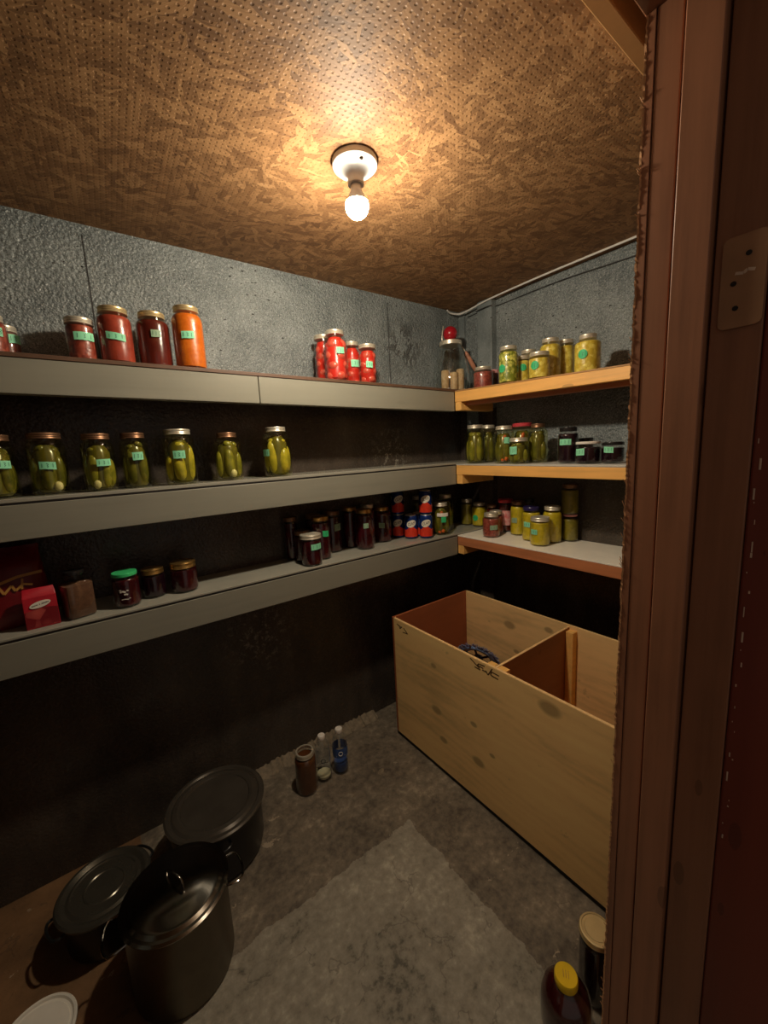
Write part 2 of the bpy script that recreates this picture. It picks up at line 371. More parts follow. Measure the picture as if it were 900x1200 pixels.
# ------------------------------------------------------------------ object helpers
def link(o, parent=None):
    COL.objects.link(o)
    if parent is not None: o.parent = parent
    return o
def mesh_obj(name, bm, mat, parent=None, loc=(0, 0, 0), smooth=True, extra=()):
    bmesh.ops.recalc_face_normals(bm, faces=bm.faces)
    me = bpy.data.meshes.new(name); bm.to_mesh(me); bm.free()
    me.materials.append(mat)
    for e in extra: me.materials.append(e)
    if smooth:
        for p in me.polygons: p.use_smooth = True
        try: me.set_sharp_from_angle(angle=radians(18 if BEV[0] or name == 'lid' and len(me.polygons) < 800 else 40))
        except Exception: pass
    BEV[0] = False
    o = bpy.data.objects.new(name, me); o.location = loc
    return link(o, parent)
def thing(name, label, cat, loc=(0, 0, 0), rz=0, group=None):
    o = bpy.data.objects.new(name, None); o.empty_display_size = .05
    o.location = loc; o.rotation_euler = (0, 0, rz); COL.objects.link(o)
    return tag(o, label, cat, group)
def tag(o, label, cat, group=None):
    o['label'] = label; o['category'] = cat
    if group: o['group'] = group
    return o
def struct(o): o['kind'] = 'structure'; return o

def hexa(bm, p):
    """p: eight points, bottom loop then top loop"""
    v = [bm.verts.new(q) for q in p]
    for f in ((0, 3, 2, 1), (4, 5, 6, 7), (0, 1, 5, 4), (1, 2, 6, 5), (2, 3, 7, 6), (3, 0, 4, 7)): bm.faces.new([v[i] for i in f])
    return v
def box(bm, x0, x1, y0, y1, z0, z1):
    return hexa(bm, [(x0, y0, z0), (x1, y0, z0), (x1, y1, z0), (x0, y1, z0), (x0, y0, z1), (x1, y0, z1), (x1, y1, z1), (x0, y1, z1)])
BEV = [False]
def bev(bm, w=.003, seg=2):
    BEV[0] = True
    bmesh.ops.recalc_face_normals(bm, faces=bm.faces)
    bmesh.ops.bevel(bm, geom=bm.edges[:], offset=w, segments=seg, affect='EDGES', profile=.5)
def boxo(name, mat, parent, x0, x1, y0, y1, z0, z1, b=.002, loc=(0, 0, 0)):
    bm = bmesh.new(); box(bm, x0, x1, y0, y1, z0, z1)
    if b: bev(bm, b)
    return mesh_obj(name, bm, mat, parent, loc, smooth=bool(b))
def lathe(bm, prof, n=32, c=(0, 0), cap=True, a0=0, sx=1, sy=1):
    rings = []
    for r, z in prof:
        if r < 1e-6: rings.append([bm.verts.new((c[0], c[1], z))])
        else: rings.append([bm.verts.new((c[0]+sx*r*cos(a0+2*pi*i/n), c[1]+sy*r*sin(a0+2*pi*i/n), z)) for i in range(n)])
    for a, b in zip(rings, rings[1:]):
        for i in range(n):
            j = (i+1) % n
            if len(a) == 1 and len(b) == 1: continue
            if len(a) == 1: bm.faces.new((a[0], b[i], b[j]))
            elif len(b) == 1: bm.faces.new((a[i], a[j], b[0]))
            else: bm.faces.new((a[i], a[j], b[j], b[i]))
    if cap:
        if len(rings[0]) > 1: bm.faces.new(list(reversed(rings[0])))
        if len(rings[-1]) > 1: bm.faces.new(rings[-1])
def tube(bm, pts, r, n=8, closed=False):
    pts = [Vector(p) for p in pts]; rings = []; m = len(pts); up = None
    for i, p in enumerate(pts):
        a = pts[i-1] if (i or closed) else p; b = pts[(i+1) % m] if (i < m-1 or closed) else p
        t = (b-a).normalized()
        if up is None: up = t.orthogonal().normalized()
        up = (up-t*up.dot(t)).normalized(); s = t.cross(up)
        rings.append([bm.verts.new(p+(up*cos(2*pi*k/n)+s*sin(2*pi*k/n))*r) for k in range(n)])
    for i in range(m if closed else m-1):
        a, b = rings[i], rings[(i+1) % m]
        for k in range(n):
            l = (k+1) % n; bm.faces.new((a[k], a[l], b[l], b[k]))
    if not closed: bm.faces.new(list(reversed(rings[0]))); bm.faces.new(rings[-1])
def smooth_path(pts, n=6):
    P = [Vector(p) for p in pts]; out = []
    for i in range(len(P)-1):
        p0 = P[max(i-1, 0)]; p1 = P[i]; p2 = P[i+1]; p3 = P[min(i+2, len(P)-1)]
        for k in range(n):
            t = k/n
            out.append(.5*((2*p1)+(p2-p0)*t+(2*p0-5*p1+4*p2-p3)*t*t+(3*p1-p0-3*p2+p3)*t**3))
    out.append(P[-1]); return out
def capsule(bm, p0, p1, r, n=10, bend=0):
    """a pickle / cork: rounded ends, slight bend"""
    p0 = Vector(p0); p1 = Vector(p1); d = p1-p0; L = d.length; t = d.normalized(); s = t.orthogonal().normalized(); w = t.cross(s)
    st = [(-1, .0), (-.93, .45), (-.75, .8), (-.4, 1), (0, 1.04), (.4, 1), (.75, .8), (.93, .45), (1, 0)]
    rings = []
    for q, k in st:
        c = p0+d*(q+1)/2+s*bend*(1-q*q)
        if k == 0: rings.append([bm.verts.new(c)])
        else: rings.append([bm.verts.new(c+(s*cos(2*pi*i/n)+w*sin(2*pi*i/n))*r*k) for i in range(n)])
    for a, b in zip(rings, rings[1:]):
        for i in range(n):
            j = (i+1) % n
            if len(a) == 1: bm.faces.new((a[0], b[i], b[j]))
            elif len(b) == 1: bm.faces.new((a[i], a[j], b[0]))
            else: bm.faces.new((a[i], a[j], b[j], b[i]))
def blob(bm, c, r, sc=(1, 1, 1), sub=2):
    mt = Matrix.Translation(c) @ Matrix.Diagonal((*[r*s for s in sc], 1))
    bmesh.ops.create_icosphere(bm, subdivisions=sub, radius=1, matrix=mt)

def text_tris(s, size, bold=0):
    cu = bpy.data.curves.new('tmp_text', 'FONT'); cu.body = s; cu.size = size; cu.align_x = 'CENTER'; cu.align_y = 'CENTER'
    cu.offset = bold; cu.resolution_u = 2
    o = bpy.data.objects.new('tmp_text', cu); COL.objects.link(o)
    dg = bpy.context.evaluated_depsgraph_get(); dg.update()
    me = bpy.data.meshes.new_from_object(o.evaluated_get(dg))
    vs = [tuple(v.co) for v in me.vertices]; fs = [tuple(p.vertices) for p in me.polygons]
    bpy.data.objects.remove(o); bpy.data.curves.remove(cu); bpy.data.meshes.remove(me)
    return vs, fs

def wrap(u, v, th, z, R):
    a = th+u/R
    return (R*cos(a), R*sin(a), z+v)
def ellipse(bm, th, z, a, b, R, shear=0, n=14):
    cols = []
    for i in range(n+1):
        q = pi*(1-i/n); u = a*cos(q); v = b*sin(q); k = shear*u
        cols.append((bm.verts.new(wrap(u, k-v, th, z, R)), bm.verts.new(wrap(u, k+v+1e-6, th, z, R))))
    for (l0, h0), (l1, h1) in zip(cols, cols[1:]): bm.faces.new((l0, l1, h1, h0))
def patch(bm, th, z, w, h, R, tilt=0, rnd=False, nx=8):
    if rnd:
        ellipse(bm, th, z, w/2, h/2, R); return
    lo, hi = [], []
    for i in range(nx+1):
        u = w*(i/nx-.5); jag = random.uniform(-.0006, .0006)
        lo.append(bm.verts.new(wrap(u, -h/2+tilt*u+jag, th, z, R))); hi.append(bm.verts.new(wrap(u, h/2+tilt*u+jag*.5, th, z, R)))
    for i in range(nx): bm.faces.new((lo[i], lo[i+1], hi[i+1], hi[i]))
def ribbon(bm, pts, wd, f):
    """flat pen stroke through 2-D pts mapped by f"""
    for (x0, y0), (x1, y1) in zip(pts, pts[1:]):
        dx, dy = x1-x0, y1-y0; l = math.hypot(dx, dy) or 1; nx, ny = -dy/l*wd/2, dx/l*wd/2
        bm.faces.new([bm.verts.new(f(*q)) for q in ((x0+nx, y0+ny), (x0-nx, y0-ny), (x1-nx, y1-ny), (x1+nx, y1+ny))])

# ------------------------------------------------------------------ the room
ZC = CZ+.745; XW = 1.79; YW = 1.635
XL = -1.0                                          # far left end of the cellar, outside the frame
def shell(name, mat, x0, x1, y0, y1, z0, z1):
    bm = bmesh.new(); box(bm, x0, x1, y0, y1, z0, z1)
    return struct(mesh_obj(name, bm, mat, smooth=False))
shell('floor', M['floor'], XL-.1, XW+.1, -1.3, YW+.1, -.06, 0)
shell('wall_left', M['wall_left'], XL-.1, XW+.1, YW, YW+.1, 0, ZC+.08)
shell('wall_back', M['wall_back'], XW, XW+.1, .31, YW, 0, ZC+.08)
shell('wall_end', M['wall_left'], XL-.1, XL, .31, YW, 0, ZC+.08)
shell('ceiling', M['osb'], XL, XW, .18, YW, ZC, ZC+.06)
DX0, DX1 = -.12, .752                              # clear doorway
shell('wall_door_right', M['wall_in'], DX1+.02, XW+.1, .184, .302, 0, ZC)
shell('wall_door_left', M['wall_in'], XL-.1, DX0-.02, .184, .302, 0, ZC)
shell('wall_door_above', M['wall_in'], DX0-.02, DX1+.02, .184, .302, CZ+.64, ZC)
# batten screwed under the edge of the ceiling board
o = boxo('trim_3', M['underply'], None, XL+.01, XW-.005, .370, .398, ZC-.045, ZC-.001, .002); struct(o)

# jamb, built up of boards, right side of the doorway
def prism(name, mat, pts, z0, z1, parent=None, b=.0015):
    bm = bmesh.new(); lo = [bm.verts.new((x, y, z0)) for x, y in pts]; hi = [bm.verts.new((x, y, z1)) for x, y in pts]
    n = len(pts); bm.faces.new(list(reversed(lo))); bm.faces.new(hi)
    for i in range(n): bm.faces.new((lo[i], lo[(i+1) % n], hi[(i+1) % n], hi[i]))
    bmesh.ops.recalc_face_normals(bm, faces=bm.faces)
    if b: bev(bm, b, 2)
    return mesh_obj(name, bm, mat, parent)
HB = CZ+.618
trim = prism('trim_1', M['jamb'], [(.752, .292), (.790, .292), (.790, .258), (.752, .258)], 0, HB); struct(trim)
prism('door_stop', M['jamb'], [(.746, .254), (.786, .254), (.786, .206), (.746, .208)], 0, HB, trim)
prism('jamb_board', M['jambdk'], [(.757, .204), (.79, .204), (.79, .146), (.757, .146)], 0, HB, trim)
# thin facing panel with a torn, furry edge towards the cellar
prism('facing_panel', M['jamb'], [(.7512, .293), (.79, .293), (.79, .3055), (.7512, .3055)], 0, HB, trim, .0006)
bm = bmesh.new(); nn = 520; prev = None
for i in range(nn+1):
    z = i/nn*HB; j = random.uniform(-.0011, .0011)+.0007*sin(i*.31); k = random.uniform(-.0006, .0006)
    row = [bm.verts.new(q) for q in ((.7511+k, .3035+j*.6, z), (.7503+j*.5, .3062+j, z), (.762, .3078+j, z), (.79, .308, z), (.79, .3035, z))]
    if prev:
        for a in range(5):
            b2 = (a+1) % 5; bm.faces.new((prev[a], prev[b2], row[b2], row[a]))
    prev = row
mesh_obj('torn_panel_edge', bm, M['torn'], trim, smooth=False)
# slivers of wood standing off the torn edge
bm = bmesh.new()
for i in range(26):
    z = random.uniform(.15, HB-.1); L = random.uniform(.004, .011); y = .306
    tube(bm, [(.7505, y, z), (.7495, y+.002, z+L*.6), (.7485+random.uniform(-.001, .001), y+.0035, z+L)], .0006, 5)
mesh_obj('splinters', bm, M['torn'], trim)
# hinge leaf still on the jamb
hg = mesh_obj('hinge_leaf', (lambda bm: (box(bm, .7535, .7572, .147, .1945, CZ+.146, CZ+.266), bmesh.ops.recalc_face_normals(bm, faces=bm.faces), bmesh.ops.bevel(bm, geom=[e for e in bm.edges if abs(e.verts[0].co.x-e.verts[1].co.x) > .002], offset=.008, segments=5, affect='EDGES', profile=.5), bm)[-1])(bmesh.new()), M['hinge'], trim)
bm = bmesh.new()
for (y, z) in ((.166, CZ+.24), (.180, CZ+.205), (.176, CZ+.172)):
    bmesh.ops.create_cone(bm, cap_ends=True, segments=14, radius1=.0034, radius2=.0034, depth=.0012, matrix=Matrix.Translation((.7533, y, z)) @ Matrix.Rotation(pi/2, 4, 'Y'))
mesh_obj('screw_hole', bm, M['hole'], hg)
bm = bmesh.new(); ribbon(bm, [(.158, CZ+.217), (.166, CZ+.2195), (.170, CZ+.216), (.179, CZ+.218)], .004, lambda u, v: (.7533, u, v)); mesh_obj('paint_chip', bm, M['scratch'], hg)
# header and left jamb (doorway completed)
struct(boxo('trim_2', M['jambdk'], None, DX0, .79, .146, .309, HB+.001, HB+.02, .002))
struct(boxo('trim_4', M['jamb'], None, DX0-.02, DX0, .146, .309, 0, HB, .002))
# open door, hinged on the right jamb and swung into the passage
d = boxo('door_1', M['doorred'], None, .760, .797, -.66, .1455, .012, HB-.01, .003); struct(d)
bm = bmesh.new()
for i in range(24):
    z = CZ-.02-.028*i+random.uniform(-.012, .012); w = random.uniform(.0004, .0014); h = random.choice((.002, .004, .007, .016))
    y = .140-random.uniform(0, .006)
    if z < .3: break
    box(bm, .7592, .7600, y-w, y+w*.6, z-h/2, z+h/2)
mesh_obj('paint_scrape', bm, M['scratch'], d, smooth=False)

# post on the back wall and corner batten
M['postp'] = mat_wall('post_paint', CZ+.2, True)
tag(boxo('wall_post', M['postp'], None, 1.750, XW+.0, 1.382, 1.476, .0, ZC-.001, .003), 'grey wooden post on the back wall running up to the ceiling behind the pine shelves', 'post')
M['greydk'] = simple('dull_charcoal_grey_paint', srgb(84, 86, 84), .45, var=.15, scale=8, bmp=.3)
struct(boxo('trim_5', M['postp'], None, 1.778, XW, 1.592, 1.634, .0, ZC-.001, .002))
# seams of the wall boards
bm = bmesh.new()
for x in (.075, 1.275): box(bm, x-.0015, x+.0015, YW-.0015, YW, CZ+.29, ZC-.03)
struct(mesh_obj('trim_6', bm, M['dkline'], None, smooth=False))
# crumbled concrete fillet where the left wall meets the floor
bm = bmesh.new(); prev = None
for i in range(90):
    x = .30+i*.0085; a = .028+random.uniform(-.010, .012); hgt = .016+random.uniform(-.007, .008)
    row = [bm.verts.new(q) for q in ((x, YW-.02-a, .0005), (x, YW-.018-a*.5, hgt*.7), (x, YW-.001, hgt+.012), (x, YW-.0005, .0005))]
    if prev:
        for k in range(3): bm.faces.new((prev[k], prev[k+1], row[k+1], row[k]))
    prev = row
struct(mesh_obj('trim_7', bm, M['plaster']))

# white cable and its shadow line, the latter built as a dark tube
bm = bmesh.new()
tube(bm, smooth_path([(1.655, 1.60, CZ+.728), (1.69, 1.606, CZ+.720), (1.735, 1.585, CZ+.7175), (1.745, 1.53, CZ+.722), (1.742, 1.42, CZ+.732), (1.742, 1.25, CZ+.738), (1.744, 1.03, CZ+.741), (1.746, .7, CZ+.7405), (1.75, .32, CZ+.7405)], 8), .0042, 8)
tag(mesh_obj('white_cable', bm, M['wire']), 'thin white cable strung along the top of the back wall under the ceiling', 'cable')
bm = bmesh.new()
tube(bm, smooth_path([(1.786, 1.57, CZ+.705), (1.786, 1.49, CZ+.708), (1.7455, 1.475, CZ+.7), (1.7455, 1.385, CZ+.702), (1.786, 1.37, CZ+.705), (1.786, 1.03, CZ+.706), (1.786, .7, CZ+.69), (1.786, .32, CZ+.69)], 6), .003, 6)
tag(mesh_obj('cable_shadow_line', bm, M['dkline']), 'thin dark tube standing for the shadow line just below the white cable', 'cable')

# ------------------------------------------------------------------ lamp
lx, ly = .655, .95
t = thing('ceiling_lamp', 'bare glowing bulb in a round white porcelain holder on the flake board ceiling', 'lamp', (lx, ly, ZC))
bm = bmesh.new(); lathe(bm, [(.058, -.0005), (.059, -.008), (.058, -.014), (.052, -.019), (.040, -.021), (.028, -.026), (.0215, -.034), (.0205, -.046), (.0215, -.048), (.0215, -.056), (.019, -.058), (.015, -.056)], 48)
hb = mesh_obj('lamp_holder', bm, M['ceram'], t)
for a in (radians(200), radians(20)):
    bm = bmesh.new(); lathe(bm, [(.0048, -.0185), (.0048, -.0215), (.003, -.0235), (0, -.0238)], 14, c=(.046*cos(a+1), .046*sin(a+1)))
    mesh_obj('screw', bm, M['steel'], hb)
bm = bmesh.new(); lathe(bm, [(.0135, -.052), (.0142, -.064), (.0165, -.074), (.0235, -.0855), (.0297, -.0990)], 32)
bb = mesh_obj('bulb_collar', bm, M['ceram'], t)
bm = bmesh.new(); c0 = -.1065; rr = .0305
lathe(bm, [(.0294, -.0992)]+[(rr*cos(a), c0+rr*sin(a)) for a in [radians(k) for k in (14, 5, -3, -10, -25, -40, -55, -70, -82)]]+[(0, c0-rr)], 40, cap=False)
mesh_obj('bulb', bm, M['bulb'], t)

# ------------------------------------------------------------------ shelves along the left wall
def long_shelf(zf, zt, zb, board_mat, lip, label, joints=()):
    """fascia lumber between zt(x) and zb(x), board on top"""
    t = thing('wall_shelf', label, 'shelf', (0, 1.413, 0), 0, 'grey shelves along the left wall')
    xs = [XL+.001]+list(joints)+[1.500]
    for a, b in zip(xs, xs[1:]):
        bm = bmesh.new(); g = .0012 if joints else 0
        hexa(bm, [(a+g, 0, zb(a)), (b-g, 0, zb(b)), (b-g, .036, zb(b)), (a+g, .036, zb(a)), (a+g, 0, zt(a)), (b-g, 0, zt(b)), (b-g, .036, zt(b)), (a+g, .036, zt(a))])
        bev(bm, .002); mesh_obj('fascia', bm, M['greyp'], t)
    a, b = XL+.001, XW-.001; y0 = lip; y1 = YW-1.413-.001
    bm = bmesh.new(); f = zf; gp = .0005 if joints else .0058
    if not joints:
        b2 = bmesh.new(); box(b2, a, 1.4995, .0015, .034, zt(a)+.0003, zt(a)+gp-.0003); mesh_obj('gap_shadow_strip', b2, M['base'], t, smooth=False)  # black strip put in as the shadow between board and fascia
    hexa(bm, [(a, y0, zt(a)+gp), (b, y0, zt(b)+gp), (b, y1, zt(b)+gp), (a, y1, zt(a)+gp), (a, y0, f(a)), (b, y0, f(b)), (b, y1, f(b)), (a, y1, f(a))])
    bev(bm, .0015); mesh_obj('shelf_board', bm, board_mat, t)
    return t
g1z = lambda x: CZ+.296-.0085*(x+.14)
long_shelf(g1z, lambda x: g1z(x)-.0125, lambda x: CZ+.191-.0105*x, M['edge'], -.003, 'topmost long grey painted shelf on the left wall, holding salsa and tomato jars', (.514,))
long_shelf(lambda x: CZ-.078, lambda x: CZ-.0945, lambda x: CZ-.1895, M['greytop'], .002, 'middle long grey painted shelf on the left wall, holding seven pickle jars')
long_shelf(lambda x: CZ-.450, lambda x: CZ-.4635, lambda x: CZ-.5605, M['greytop'], .002, 'lowest long grey painted shelf on the left wall, holding dark preserves and cans')

# pine shelves along the back wall
def pine_shelf(zt, zb, zs, fmat, topmat, cz0, cz1, label, ledger=False):
    ya, yb = .304, 1.4125
    t = thing('pine_shelf', label, 'shelf', (1.501, .86, 0), 0, 'pine shelves on the back wall')
    Y = lambda y: y-.86
    bm = bmesh.new()
    hexa(bm, [(0, Y(ya), zb(ya)), (.036, Y(ya), zb(ya)), (.036, Y(yb), zb(yb)), (0, Y(yb), zb(yb)), (0, Y(ya), zt(ya)), (.036, Y(ya), zt(ya)), (.036, Y(yb), zt(yb)), (0, Y(yb), zt(yb))])
    bev(bm, .002); mesh_obj('fascia', bm, fmat, t)
    bm = bmesh.new(); xb = XW-1.501-.001
    hexa(bm, [(-.001, Y(ya), zt(ya)+.0003), (xb, Y(ya), zt(ya)+.0003), (xb, Y(yb), zt(yb)+.0003), (-.001, Y(yb), zt(yb)+.0003), (-.001, Y(ya), zs(ya)), (xb, Y(ya), zs(ya)), (xb, Y(yb), zs(yb)), (-.001, Y(yb), zs(yb))])
    bev(bm, .001); mesh_obj('shelf_board', bm, topmat, t)
    bm = bmesh.new(); zc = zb(yb)-.0005
    box(bm, .002, xb-.04, Y(1.374), Y(1.4125), cz0, zc); bev(bm, .002); mesh_obj('cleat', bm, M['pinex'], t)
    if ledger:
        bm = bmesh.new(); a0, b0 = ya, 1.372
        hexa(bm, [(.037, Y(a0), zb(a0)-.017), (.075, Y(a0), zb(a0)-.017), (.075, Y(b0), zb(b0)-.017), (.037, Y(b0), zb(b0)-.017), (.037, Y(a0), zb(a0)+.02), (.075, Y(a0), zb(a0)+.02), (.075, Y(b0), zb(b0)+.02), (.037, Y(b0), zb(b0)+.02)])
        bev(bm, .002); mesh_obj('ledger', bm, M['redwood'], t)
    return t
pine_shelf(lambda y: CZ+.2685-.034*(1.4-y), lambda y: CZ+.218-.0255*(1.4-y), lambda y: CZ+.2745-.034*(1.4-y), M['pine'], M['underply'], CZ+.177, CZ+.206, 'topmost sloping pine shelf on the back wall, holding yellow jars', True)
pine_shelf(lambda y: CZ-.093-.009*(1.4-y), lambda y: CZ-.14-.006*(1.4-y), lambda y: CZ-.087-.005*(1.4-y), M['pine'], M['paletop'], CZ-.187, CZ-.15, 'middle pine shelf on the back wall with a pale top, holding pickles and dark jars')
pine_shelf(lambda y: CZ-.463, lambda y: CZ-.5085, lambda y: CZ-.457, M['redwood'], M['whitetop'], CZ-.555, CZ-.52, 'lowest pine shelf on the back wall with a bright white top')

# ------------------------------------------------------------------ plywood bin
FK = [((1.141, -1.113), .016), ((1.103, -1.232), .012), ((.914, -1.211), .016), ((.935, -1.062), .009), ((.623, -.828), .021), ((.847, -1.141), .007), ((1.152, -.912), .009)]
X0, X1, Y0, Y1 = 1.060, 1.574, .345, 1.431
cx, cy = (X0+X1)/2, (Y0+Y1)/2
mf = mat_ply('front_panel_plywood', 'Y', srgb(246, 204, 138), [((X0-cx, k[0]-cy, CZ+k[1]), r) for k, r in FK])
mb = mat_ply('bin_back_plywood', 'Y', srgb(238, 200, 140), [((X1-cx-.01, y-cy, CZ+z), r) for (y, z), r in (((1.138, -.883), .018), ((.929, -.836), .012), ((1.098, -1.008), .009))])
mr = mat_ply('red_brown_end_panel', 'Y', srgb(160, 90, 56), amt=.5)
md = mat_ply('divider_plywood', 'X', srgb(160, 104, 66), amt=.7)
medge = simple('pale_cut_ply_edge', srgb(238, 196, 136), .6, var=.12, scale=60)
t = thing('plywood_bin', 'large open plywood storage bin with a divider standing in the back corner on the floor', 'storage bin', (cx, cy, 0))
H0, H1 = .022, .616
def L(x0, x1, y0, y1, z0, z1, name, mat, b=.0012): return boxo(name, mat, t, x0-cx, x1-cx, y0-cy, y1-cy, z0, z1, b)
fp = L(X0, X0+.011, Y0, Y1-.012, H0, H1, 'front_panel', mf)
L(X0+.0005, X0+.0105, Y0+.002, Y1-.014, H1-.0005, H1+.0009, 'cut_edge', medge, 0)
L(X1-.011, X1, Y0, Y1-.012, H0, H1+.004, 'back_panel', mb)
L(X0, X1, Y1-.0115, Y1, H0, H1+.002, 'end_panel', mr)
L(X0+.0115, X1-.0115, Y0, Y0+.011, H0, H1, 'end_panel', mf)
L(X0+.0115, X1-.0115, Y0+.0115, Y1-.012, H0, H0+.011, 'bottom_panel', md)
dv = L(X0+.0115, X1-.0115, .833, .843, H0+.012, H1-.004, 'divider', md)
L(X0+.012, X1-.012, .8335, .8425, H1-.0038, H1-.002, 'cut_edge', medge, 0)
for (xa, xb2, ya, yb2) in ((X1-.044, X1-.0115, .800, .832), (X0+.0115, X0+.038, .796, .832), (X0+.0115, X0+.036, .844, .876)):
    L(xa, xb2, ya, yb2, H0+.012, H1-(.012 if xa > 1.3 else .001), 'cleat', M['pinex'], .002)
L(X0+.006, X1-.01, Y0+.01, Y1-.01, .0005, H0-.0005, 'runner', M['base'])
# stamped marks on the front panel
ST = [[(.947, -.791), (.902, -.813)], [(.926, -.817), (.898, -.818)], [(.906, -.797), (.878, -.795)], [(.89, -.814), (.867, -.814)], [(.874, -.81), (.863, -.822), (.844, -.790)], [(.848, -.803), (.814, -.804)], [(.848, -.803), (.851, -.817), (.818, -.819)], [(.906, -.797), (.912, -.805), (.884, -.806)],
      [(1.395, -.806), (1.364, -.812)], [(1.345, -.81), (1.321, -.826)], [(1.353, -.833), (1.315, -.828)], [(1.378, -.806), (1.372, -.822), (1.356, -.808)]]
for part in (ST[:8], ST[8:]):
    bm = bmesh.new()
    for s in part: ribbon(bm, s, .0042, lambda u, v: (X0-cx-.0005, u-cy, CZ+v))
    mesh_obj('stamp_print', bm, M['plyprint'], fp, smooth=False)

# blue scrub wheel leaning inside the bin
t = thing('round_brush', 'blue grey round brush with a bristly rim, leaning inside the plywood bin', 'brush', (1.46, 1.25, .33))
t.rotation_euler = (radians(-8), radians(62), radians(12)); t.scale = (1.25, 1.25, 1.25)
bm = bmesh.new()
for i in range(220):
    a = 2*pi*i/220; r0, r1 = .072, .088+random.uniform(-.004, .004); zz = random.uniform(-.006, .006)
    tube(bm, [(r0*cos(a), r0*sin(a), zz*.3), (r1*cos(a+.03), r1*sin(a+.03), zz)], .0016, 4)
mesh_obj('bristle_rim', bm, M['bristle'], t)
bm = bmesh.new(); tube(bm, [(.068*cos(2*pi*i/40), .068*sin(2*pi*i/40), 0) for i in range(40)], .0065, 10, True)
tube(bm, [(.052*cos(2*pi*i/40), .052*sin(2*pi*i/40), .004) for i in range(40)], .0035, 8, True); mesh_obj('rim', bm, M['blueplastic'], t)
bm = bmesh.new(); lathe(bm, [(.018, -.010), (.020, 0), (.018, .010)], 24)
for i in range(6):
    a = pi*i/3; tube(bm, [(.016*cos(a), .016*sin(a), 0), (.067*cos(a), .067*sin(a), 0)], .0045, 8)
mesh_obj('spokes', bm, M['bluedark'], t)
from mathutils import Euler
Wm = Matrix.Translation(t.location) @ Euler(t.rotation_euler).to_matrix().to_4x4() @ Matrix.Scale(1.25, 4)
foot = Wm.inverted() @ Vector((1.40, 1.31, .046))
bm = bmesh.new(); tube(bm, [(0, 0, 0), foot], .0085, 12); mesh_obj('stick', bm, M['bluedark'], t)

# ------------------------------------------------------------------ jars
def jar_profile(R, H, rl, style):
    neck = rl*.93; top = H-.004
    if style == 'squat': hs = H*.70; hn = H-.020
    elif style == 'tall': hs = H*.70; hn = H*.86
    else: hs = H*.75; hn = max(H*.83, H-.024)
    if hn > H-.019: hn = H-.019
    pr = [(R*.80, .0012), (R*.90, .002), (R*.975, .007), (R*.995, .016), (R, .03), (R, hs)]
    for k in (.25, .5, .75, 1):
        a = k*pi/2; pr.append((neck+(R-neck)*cos(a) if k < 1 else neck, hs+(hn-hs)*sin(a)))
    pr.append((neck, top))
    return pr, hs, hn
def radius_at(pr, z):
    for (r0, z0), (r1, z1) in zip(pr, pr[1:]):
        if z0 <= z <= z1: return r0+(r1-r0)*(z-z0)/max(z1-z0, 1e-6)
    return pr[-1][0]
LABELMAT = {'mint': 'mint', 'round': 'mintround', 'dull': 'dullmint', 'square': 'mintround'}
def scribble(w, h):
    """little hand-written figures, too small to read"""
    out = []; n = 3 if w > .025 else 2
    for i in range(n):
        x = -w*.32+i*w*.64/max(n-1, 1); s = h*.26
        out.append([(x-s*.4, s), (x+s*.4, s*.6), (x-s*.2, -s*.1), (x+s*.35, -s*.5), (x-s*.3, -s)] if i % 2 else [(x, s), (x-s*.1, -s)])
    return out
